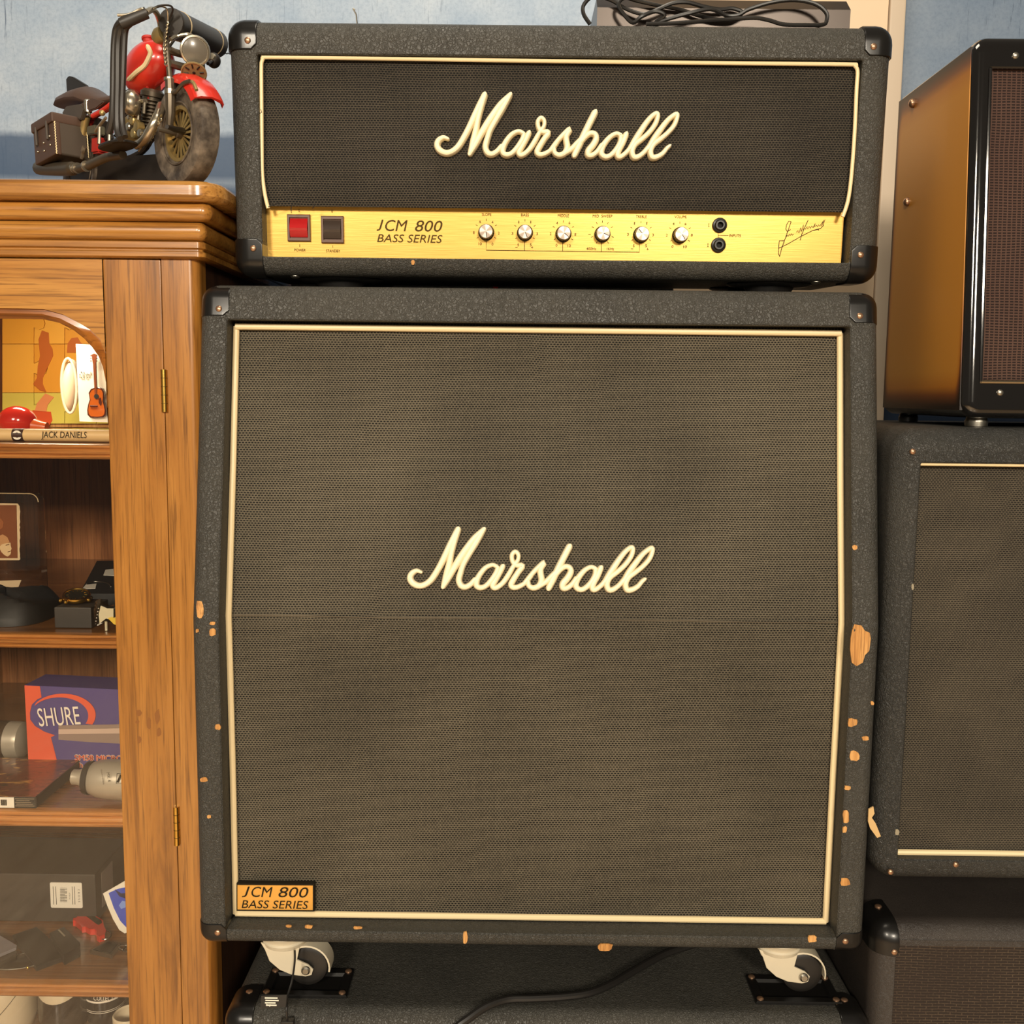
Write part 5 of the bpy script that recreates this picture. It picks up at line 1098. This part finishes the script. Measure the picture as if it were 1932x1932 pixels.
def wheel(c, R, nm):
    w = obj(nm, MB().loft([[c + (Fb*math.cos(a)+UP*math.sin(a))*r_ + Nb*y for r_, y in ((R-0.028, 0.008), (R-0.018, 0.0125), (R-0.007, 0.0135), (R-0.002, 0.011), (R, 0.005), (R, -0.005), (R-0.002, -0.011), (R-0.007, -0.0135), (R-0.018, -0.0125), (R-0.028, -0.008))] for a in [2*PI*i/40 for i in range(40)]], closed=True), mty, mo_)
    obj('rim', MB().loft([[c + (Fb*math.cos(a)+UP*math.sin(a))*r_ + Nb*y for r_, y in ((R-0.030, 0.009), (R-0.026, 0.0095), (R-0.026, -0.0095), (R-0.030, -0.009))] for a in [2*PI*i/36 for i in range(36)]], closed=True), mbr, w)
    obj('hub', MB().lathe([(0.0, -0.014), (0.005, -0.014), (0.006, -0.006), (0.006, 0.006), (0.005, 0.012), (0.003, 0.013), (0.003, 0.022), (0.0022, 0.034), (0, 0.034)], c, Nb, 14), mir_, w)
    obj('dark_backing', MB().lathe([(0, -0.003), (R-0.030, -0.003), (R-0.030, 0.002), (0, 0.003)], c, Nb, 32), mso, w)  # added dark disc that fills the wheel behind the spokes
    for rg in (R-0.0225, R-0.0125): obj('sidewall_ring', MB().tube([c + (Fb*math.cos(a)+UP*math.sin(a))*rg + Nb*0.0118 for a in [2*PI*i/36 for i in range(36)]], 0.0011, 6, closed=True), mty, w)
    for i in range(18):
        a = 2*PI*i/18; d_ = Fb*math.cos(a)+UP*math.sin(a); e_ = Fb*-math.sin(a)+UP*math.cos(a)
        obj('spoke', MB().loft([[c+d_*0.0055+e_*x+Nb*y for x, y in ((-.0009, .007), (.0009, .007), (.0009, .0058), (-.0009, .0058))], [c+d_*(R-0.029)+e_*x*1.9+Nb*y for x, y in ((-.0009, .0045), (.0009, .0045), (.0009, .0033), (-.0009, .0033))]]), mbr, w)
    return w
RW = 0.0565
cF = bw(0.0, 0.0, RW); wheel(cF, RW, 'front_wheel')
cR = bw(-0.255, 0.0, RW); wheel(cR, RW, 'rear_wheel')
# front fender
RF = 0.0625; rings = []
for i in range(15):
    a = math.radians(112-84*i/14); c_ = Fb*math.cos(a)+UP*math.sin(a)
    rings.append([cF + c_*r_ + Nb*y for r_, y in ((RF-0.010, 0.019), (RF-0.003, 0.018), (RF+0.0015, 0.012), (RF+0.0035, 0), (RF+0.0015, -0.012), (RF-0.003, -0.018), (RF-0.010, -0.019), (RF-0.004, -0.0165), (RF+0.001, 0), (RF-0.004, 0.0165))])
ff = obj('front_fender', MB().loft(rings), mrd, mo_)
T('fender_stay', [bp(324, 174, 0.022), bp(332, 173, 0.022), bp(345, 158, 0.021), bp(358, 153, 0.019)], 0.0022, mir_)
T('fender_strap', [bp(362, 154, 0.018), bp(366, 158, 0.02), bp(371, 170, 0.02)], 0.002, mbr)
rings = []
for i in range(13):
    a = math.radians(178-130*i/12); c_ = Fb*math.cos(a)+UP*math.sin(a)
    rings.append([cR + c_*r_ + Nb*y for r_, y in ((RF-0.008, 0.018), (RF, 0.016), (RF+0.003, 0), (RF, -0.016), (RF-0.008, -0.018), (RF-0.003, 0))])
obj('rear_fender', MB().loft(rings), mrd2, mo_)
# fork, headlamp, horn
for d_, nm in ((0.021, 'fork_leg'), (-0.021, 'fork_leg')):
    off = bp(320, 235, 0.021)-bp(320, 235, 0.021); sh = Nb*(d_-0.021)
    a_ = [bp(313, 62, 0.021), bp(317, 110, 0.021), bp(321, 150, 0.021)]; b_ = [bp(321, 150, 0.021), bp(322, 178, 0.021), bp(322, 215, 0.021), bp(320, 238, 0.021)]
    fk = obj(nm, MB().tube([q+sh for q in a_], 0.0032, 10).tube([q+sh for q in b_], [0.0056, 0.006, 0.0052, 0.0036], 10), mir_, mo_)
    if d_ > 0:
        obj('clamp', MB().lathe([(0.0068, -0.002), (0.0068, 0.003)], bp(322, 175, 0.021), UP, 16), mch, fk)
        obj('clamp', MB().lathe([(0.0062, -0.001), (0.0062, 0.002)], bp(320, 151, 0.021), UP, 16), mch, fk)
        T('axle_peg', [bp(314, 239, 0.033), bp(322, 242, 0.03), bp(330, 246, 0.022), bp(346, 247, 0.008)], [0.002]*1+[0.0034]*12, mso, fk) if False else obj('axle_peg', MB().tube([bp(315, 239, 0.040), bp(330, 244, 0.024), bp(345, 247, 0.009)], [0.0022, 0.0034, 0.0036], 10), mso, fk)
T('fork_bridge', [bp(320, 120, 0.021), bp(320, 120, 0.021)-Nb*0.042], 0.0045, mir_, sm=False)
T('fork_bridge', [bp(316, 95, 0.021), bp(316, 95, 0.021)-Nb*0.042], 0.004, mir_, sm=False)
hc = bp(368, 96, -0.004); hax = (Fb*0.86 + V((-0.25, -0.42, 0)) - UP*0.28).normalized()
hl_ = obj('headlamp', MB().lathe([(0, -0.020), (0.008, -0.018), (0.0125, -0.010), (0.0150, 0), (0.0158, 0.001), (0.0158, 0.0035), (0.0142, 0.0042), (0.0135, 0.0028)], hc, hax, 28), mir_, mo_)
obj('lamp_rim', MB().lathe([(0.0160, 0.0005), (0.0165, 0.002), (0.0160, 0.0038), (0.0142, 0.0044), (0.0138, 0.003)], hc, hax, 28), mch, hl_)
obj('lens', MB().lathe([(0.0138, 0.0028), (0.009, 0.0045), (0, 0.0055)], hc, hax, 24), mat('cloudy_lens', rgb(104, 97, 86), 0.25, coat=0.3), hl_)
T('lamp_brow', [bp(322, 75, 0.02), bp(334, 68, 0.012), bp(352, 65, 0.004), bp(366, 70, -0.004), bp(376, 80, -0.008)], 0.0022, mch)
T('lamp_bracket', [bp(322, 92, 0.02), bp(338, 100, 0.01), bp(352, 105, 0.0)], 0.0026, mir_)
T('lamp_bracket', [bp(322, 118, 0.02), bp(338, 126, 0.01), bp(352, 130, 0.0)], 0.003, mir_)
rc2 = bp(366, 136, -0.002); hx2 = (Fb*0.5 + V((-0.2, -0.35, 0)) - UP*1.0).normalized()
hn_ = obj('horn', MB().lathe([(0, -0.006), (0.009, -0.005), (0.0138, 0), (0.0142, 0.0015), (0.0128, 0.002), (0.0122, 0.0012), (0, 0.0012)], rc2, hx2, 26), mho, mo_)
hu = hx2.orthogonal().normalized(); hv = hx2.cross(hu)
for i in range(8):
    a = 2*PI*i/8; d_ = hu*math.cos(a)+hv*math.sin(a); obj('slot', MB().tube([rc2+d_*0.0062+hx2*0.0014, rc2+d_*0.0108+hx2*0.0014], 0.0009, 6), mso, hn_)
obj('slot', MB().lathe([(0.0018, 0.0014), (0, 0.002)], rc2, hx2, 10), mso, hn_)
tc_ = bp(403, 114, -0.045)
ts = obj('turn_lamp', MB().ell(tc_, 0.0082, 0.0082, 0.0088, 18, 12), mso, mo_)
obj('lens', MB().lathe([(0.0052, 0.006), (0.004, 0.0082), (0, 0.009)], tc_, V((-0.05, -1, 0.35)), 16), mch, ts)
T('lamp_stalk', [tc_, bp(392, 120, -0.025)], 0.002, mso, sm=False)
# handlebar, grip, streamers, bed roll
T('handlebar', [bp(312, 95, 0.0), bp(305, 62, 0.012), bp(301, 40, 0.022), bp(296, 26, 0.032), bp(287, 18, 0.043), bp(275, 24, 0.055)], 0.0032, mch, n=10)
T('handlebar', [bp(312, 95, 0.0), bp(330, 70, -0.015), bp(345, 58, -0.03), bp(362, 62, -0.05)], 0.003, mch, n=10)
grip = obj('grip', MB().tube([bp(277, 24, 0.055), bp(262, 30, 0.062), bp(240, 40, 0.072), bp(228, 45, 0.077)], [0.0062, 0.0064, 0.0064, 0.0058], 14), mbl, mo_)
T('brake_lever', [bp(276, 20, 0.056), bp(266, 17, 0.062), bp(252, 24, 0.068), bp(240, 28, 0.073), bp(222, 28.5, 0.08)], 0.0016, mch, n=8)
T('control_cable', [bp(285, 18, 0.046), bp(300, 11, 0.04), bp(318, 10, 0.03), bp(326, 18, 0.024), bp(318, 45, 0.022), bp(313, 100, 0.022), bp(316, 128, 0.022)], 0.0011, mso)
T('clutch_cable', [bp(290, 16, 0.046), bp(305, 12, 0.035), bp(316, 20, 0.026), bp(316, 50, 0.023), bp(309, 85, 0.023), bp(312, 120, 0.022)], 0.001, mch)
ch_ = []
for i in range(22):
    y = 40+i*4; ch_.append(bp(317-6*math.sin(i/21*2.4)+(1.6 if i % 2 else -1.6), y, 0.025))
T('twisted_cord', ch_, 0.0011, mch, k=2)
for i, L in enumerate(([(234, 38), (222, 50), (217, 75), (215, 130), (214, 190), (211, 228), (205, 250)], [(238, 41), (228, 54), (223, 85), (222, 150), (221, 205), (222, 245), (228, 262)], [(246, 44), (237, 56), (234, 90), (232, 150), (230, 200), (231, 235), (236, 258)])):
    T('leather_streamer', [bp(x, y, 0.073-0.002*i) for x, y in L], [0.0042 if i < 2 else 0.0034]*(6*4+1), mbl, n=8)
b0_, b1_ = bp(322, 42, 0.018), bp(322, 42, 0.018)-Nb*0.098+Fb*0.006
b1_ = bp(409, 84, -0.075); bax = (b1_-b0_); BL = bax.length
br2 = obj('bed_roll', MB().lathe([(0.0, -0.001), (0.0145, 0), (0.0155, 0.002), (0.0158, BL-0.002), (0.0145, BL), (0, BL+0.001)], b0_, bax, 24), mbl, mo_)
for f_ in (0.16, 0.86):
    obj('strap', MB().lathe([(0.0162, 0), (0.0162, 0.0016)], b0_+bax*f_, bax, 24), mat('tan_strap', rgb(196, 176, 140), 0.6) if f_ < 0.5 else bpy.data.materials['tan_strap'], br2)
bc = bp(306, 66, 0.016); obj('bell', MB().lathe([(0, -0.013), (0.006, -0.011), (0.0092, -0.005), (0.0096, 0.004), (0.0085, 0.004)], bc, (Fb*0.7+Nb*-0.2+UP*0.12), 20), mbr, mo_)
# tank with stripe
tk_c = bp(281, 132, 0.0); tx = (Fb*0.94+UP*0.22).normalized(); tz = (UP*0.97-Fb*0.22).normalized()
def tank(u, v, k=1.0):   # u along, v around
    s = 2*u-1; w = (1-abs(s)**2.6)**0.5 if abs(s) < 1 else 0
    fat = 0.66+0.34*math.sin(PI*min(1, u*0.72+0.12))
    return tk_c + tx*(s*0.044) + Nb*(0.0255*w*fat*k*math.cos(v)) + tz*(0.0295*w*fat*k*math.sin(v)*(1.0 if math.sin(v) > 0 else 0.92))
obj('tank', MB().loft([[tank(i/20, 2*PI*j/24) for j in range(24)] for i in range(21)], True, True), mrd, mo_)
def tank_at(px, py):   # the spot on the tank's near side that the photograph shows there
    best = None; d0 = ray(px, py).normalized()
    for i in range(2, 39):
        for j in range(-30, 31):
            q = tank(i/40, j*0.05); w = q-CAM; e = (w-d0*w.dot(d0)).length
            if best is None or e < best[0]: best = (e, i/40, j*0.05)
    return tank(best[1], best[2], 1.012)
T('tank_stripe', [tank_at(x, y) for x, y in ((276, 81), (281, 90), (282, 101), (279, 113), (271, 124), (258, 136), (246, 146), (237, 156))], 0.0028, mcm, n=8, k=3)
obj('filler_cap', MB().lathe([(0.0055, -0.004), (0.0055, 0.001), (0.0068, 0.0015), (0.0068, 0.004), (0.005, 0.005), (0, 0.005)], bp(279, 77, 0.004), tz, 16), mrd2, mo_)
T('fuel_line', [bp(278, 165, 0.012), bp(281, 176, 0.016), bp(280, 190, 0.018)], 0.0018, mrd2)
# saddle, backrest, saddlebag
def bikeprism(name, pts, d0, d1, m, parent=None, bev=0.002):
    p = [bp(x, y, d0) for x, y in pts]
    bm = bmesh.new(); vs = [bm.verts.new(q) for q in p]; f = bm.faces.new(vs)
    r = bmesh.ops.extrude_face_region(bm, geom=[f]); bmesh.ops.translate(bm, vec=Nb*(d1-d0), verts=[e for e in r['geom'] if isinstance(e, bmesh.types.BMVert)])
    if bev: bmesh.ops.bevel(bm, geom=bm.edges[:], offset=bev, segments=2, affect='EDGES')
    return obj(name, MB().bm(bm), m, parent or mo_, smooth=50)
sdl = []
for i, (px, py, w_, h_) in enumerate(((116, 193, 0.016, 0.006), (128, 187, 0.022, 0.010), (150, 182, 0.025, 0.014), (168, 181, 0.025, 0.017), (185, 188, 0.022, 0.013), (200, 189, 0.018, 0.010), (216, 182, 0.012, 0.007), (230, 175, 0.008, 0.004))):
    c = bp(px+7, py+9, 0.0); sdl.append([c + Nb*(w_*math.cos(t_)) + UP*(h_*math.sin(t_)*(1 if math.sin(t_) > 0 else 0.55)) for t_ in [2*PI*j/20 for j in range(20)]])
obj('saddle', MB().loft(sdl), mle, mo_)
bikeprism('saddle_flap', [(148, 197), (172, 185), (196, 192), (180, 205), (168, 209), (160, 205)], 0.027, 0.023, mle, None, 0.001)
bikeprism('backrest', [(126, 184), (124, 149), (128, 143), (134, 144), (160, 160), (163, 170), (150, 178)], -0.012, -0.018, mso, None, 0.0012)
sA = bp(68, 260, 0.058); sB = bp(107, 260, 0.058)
LZ = bp(88, 298, 0.058).z; HZ = bp(88, 222, 0.058).z; BLn = (sB-sA).length
frB = M((Fb, Nb, UP)).transposed().to_4x4(); frB.translation = V((sB.x, sB.y, LZ))
frB = frB @ M.Rotation(-0.07, 4, 'Y')
bgm = MB().box(-BLn, 0, -0.040, 0, 0, HZ-LZ, 0.003, 3); sbg = obj('saddlebag', bgm, mle2, mo_, frB)
Hb = HZ-LZ
obj('front_panel', MB().box(-BLn-0.0006, 0.0006, -0.006, 0.0022, -0.0005, Hb*0.84, 0.002, 2), mle, sbg, frB)
obj('flap', MB().box(-BLn-0.001, 0.001, -0.044, 0.0048, Hb*0.80, Hb+0.003, 0.0025, 2), mle, sbg, frB)
for x in (-BLn*0.78, -BLn*0.25):
    obj('buckle_strap', MB().box(x-0.002, x+0.002, 0.003, 0.0056, Hb*0.42, Hb*0.9, 0.0006, 1), mle2, sbg, frB)
for x, z in ((-0.8, .28), (-.5, .22), (-.2, .28), (-.5, .42), (-.8, .5), (-.2, .5)):
    obj('stud', MB().ell(V((BLn*x, 0.0028, Hb*z)), 0.0016, 0.0012, 0.0016, 8, 6), mch, sbg, frB)
obj('lacing', MB().tube([V((0.0008, 0.0006+0.0009*(i % 2), Hb*0.82*i/24)) for i in range(25)], 0.0007, 5), mcm, sbg, frB)
obj('lacing', MB().tube([V((0.0008+0.0007*(i % 2), -0.039, Hb*0.9*i/26)) for i in range(27)], 0.0007, 5), mcm, sbg, frB)
bikeprism('bag_yoke', [(116, 214), (124, 200), (150, 196), (158, 206), (152, 226), (136, 224)], 0.030, 0.024, mle2, None, 0.001)
T('backrest_stay', [bp(133, 178, -0.015), bp(138, 196, -0.012), bp(146, 222, -0.008)], 0.0022, mir_)
T('backrest_stay', [bp(152, 180, -0.015), bp(154, 196, -0.012), bp(158, 222, -0.008)], 0.0022, mir_)
# engine
ec = bp(286, 205, 0.010); eax = (UP*0.95+Fb*0.22).normalized()
en = obj('cylinder', MB().lathe([(0.011, -0.022), (0.011, 0.012), (0.0135, 0.013), (0.0135, 0.018), (0.010, 0.021), (0, 0.022)], ec, eax, 20), mir_, mo_)
for i in range(8): obj('cooling_fin', MB().lathe([(0.011, 0), (0.0155, 0.0003), (0.0155, 0.0012), (0.011, 0.0015)], ec+eax*(-0.020+0.004*i), eax, 20), mir_, en)
e2c = bp(258, 205, 0.006); e2x = (UP*0.95-Fb*0.3).normalized()
en2 = obj('cylinder', MB().lathe([(0.011, -0.022), (0.011, 0.012), (0.0135, 0.013), (0.0135, 0.018), (0.010, 0.021), (0, 0.022)], e2c, e2x, 20), mir_, mo_)
for i in range(8): obj('cooling_fin', MB().lathe([(0.011, 0), (0.0155, 0.0003), (0.0155, 0.0012), (0.011, 0.0015)], e2c+e2x*(-0.020+0.004*i), e2x, 20), mir_, en2)
for x, y0, y1 in ((262, 195, 226), (273, 193, 214)): T('pushrod', [bp(x-1.5, y1, 0.028), bp(x, y0, 0.028)], 0.0020, mch, sm=False)
T('rocker_box', [bp(262, 193, 0.028), bp(274, 191, 0.028)], 0.0030, mch, sm=False)
obj('air_cleaner', MB().lathe([(0, -0.008), (0.0095, -0.008), (0.0115, -0.003), (0.0108, 0.003), (0.0075, 0.0075), (0, 0.0095)], bp(246, 194, 0.038), Nb, 24, 1.0, 1.25, Fb), mch, mo_)
cc = obj('crankcase', MB().ell(bp(262, 246, 0.010), 0.021, 0.021, 0.019, 20, 14), mat('brassy_casting', rgb(150, 128, 82), 0.45, 0.6), mo_)
for x, y, r_ in ((254, 228, .0055), (262, 240, .0065), (256, 252, .006), (268, 252, .005), (246, 240, .005), (248, 222, .003)):
    obj('gear_cover', MB().lathe([(r_, -0.004), (r_, 0.003), (r_*0.8, 0.0042), (0, 0.0046)], bp(x, y, 0.030), Nb, 14), mbr if r_ > .005 else mch, cc)
T('exhaust_header', [bp(304, 200, 0.012), bp(296, 222, 0.026), bp(284, 245, 0.032), bp(272, 265, 0.033), bp(258, 274, 0.030)], 0.0052, mch, n=12)
T('down_tube', [bp(322, 175, 0.0), bp(308, 205, 0.004), bp(292, 240, 0.006), bp(276, 278, 0.006), bp(240, 300, 0.006), bp(170, 312, 0.006)], 0.0036, mso, n=10)
T('frame_tube', [bp(312, 150, 0.0), bp(270, 175, 0.0), bp(225, 195, 0.0), bp(172, 222, 0.012)], 0.0035, mrd2, n=10)
T('frame_rail', [bp(214, 193, 0.02), bp(196, 207, 0.022), bp(175, 219, 0.024)], 0.0030, mrd, n=10)
T('throttle_chain', [bp(304+2*(i % 2)-i*1.6, 224+i*3.2, 0.026) for i in range(14)], 0.0010, mch, k=2)
T('brake_rod', [bp(300, 205, 0.024), bp(285, 245, 0.03), bp(278, 262, 0.032), bp(262, 285, 0.03)], 0.0013, mch)
bikeprism('skirt_panel', [(296, 285), (300, 245), (308, 215), (314, 222), (312, 255), (306, 288)], -0.016, -0.020, mrd2, None, 0.0006)
# footboard and lower works
fbc = bp(222, 279, 0.050); rings = []
for dz, k_ in ((0.0, 0.9), (0.0012, 1), (0.003, 1), (0.004, 0.94)):
    rings.append([fbc + Fb*(0.032*k_*math.copysign(abs(math.cos(t_))**0.8, math.cos(t_))) + Nb*(0.016*k_*math.copysign(abs(math.sin(t_))**0.8, math.sin(t_))) + UP*dz for t_ in [2*PI*j/28 for j in range(28)]])
obj('footboard', MB().loft(rings), mso, mo_)
obj('pedal', MB().ell(bp(228, 257, 0.05), 0.008, 0.008, 0.0022, 16, 8), mso, mo_)
T('pedal_arm', [bp(228, 258, 0.048), bp(216, 266, 0.045), bp(208, 272, 0.042)], 0.002, mir_)
for x, y0, y1 in ((207, 232, 270), (188, 240, 272)): T('linkage_rod', [bp(x, y0, 0.034), bp(x-1, y1, 0.036)], 0.0022, mch, sm=False)
T('linkage_rod', [bp(180, 248, 0.034), bp(190, 234, 0.034), bp(200, 222, 0.034)], 0.0018, mch)
T('muffler', [bp(72, 317, 0.045), bp(84, 318, 0.045), bp(120, 319, 0.045), bp(140, 318, 0.045)], [0.004]+[0.0085]*11+[0.0066], mir_, n=12)
tp = obj('tail_pipe', MB().tube(smoothpath([bp(136, 319, 0.045), bp(160, 315, 0.044), bp(185, 304, 0.042), bp(205, 296, 0.040), bp(232, 292, 0.038)], 4), 0.0052, 12), mir_, mo_)
for x, y in ((141, 317), (146, 317), (163, 313.5)): obj('pipe_clamp', MB().lathe([(0.0066, -0.0012), (0.0066, 0.0012)], bp(x, y, 0.045), bp(160, 315, 0.044)-bp(140, 318, 0.045), 16), mch, tp)
T('rear_shock', [bp(163, 220, 0.022), bp(158, 245, 0.022), bp(150, 285, 0.024)], 0.0048, mbr, n=12)
obj('shock_cap', MB().lathe([(0.0046, -0.009), (0.0046, 0.005), (0.003, 0.0065), (0, 0.0068)], bp(166, 198, 0.024), UP, 14), mch, mo_)
T('cap_stem', [bp(165, 206, 0.024), bp(167, 213, 0.024), bp(171, 219, 0.024)], 0.0019, mch)
obj('knob', MB().ell(bp(193, 213, 0.028), 0.0036, 0.0036, 0.0036, 12, 8), mbr, mo_)
bikeprism('tool_box', [(163, 255), (164, 238), (178, 235), (178, 252)], 0.026, 0.012, mat('olive_tin', rgb(104, 100, 82), 0.4, 0.4), None, 0.001)
bikeprism('oil_tank', [(171, 290), (172, 258), (185, 258), (184, 288)], 0.020, 0.004, mrd2, None, 0.002)
bikeprism('side_cover', [(172, 240), (180, 222), (200, 230), (208, 262), (186, 270)], 0.012, 0.006, mso, None, 0.001)
T('kick_peg', [bp(154, 299, 0.03), bp(157, 288, 0.03), bp(160, 277, 0.03)], [0.0022]*5+[0.0035]*4, mch)
T('swing_arm', [bp(142, 288, 0.018), bp(160, 298, 0.02), bp(175, 308, 0.02)], 0.003, mir_)
bikeprism('belly_pan', [(116, 344), (122, 326), (185, 306), (240, 294), (300, 290), (318, 315), (312, 344)], 0.012, -0.016, mso, None, 0.001)
T('kick_stand', [bp(300, 300, 0.01), bp(312, 312, 0.0), bp(318, 330, -0.008)], 0.002, mso)
rootless('twisted_wire', MB().tube([at(404+i*2.2, 101+(0.9 if i % 2 else -0.9), 0.27+0.0065*i) for i in range(66)], 0.0008, 5), 'ink', at(420, 101, 0.3), 'thin twisted dark wire stretched behind the model motorcycle', 'wire')
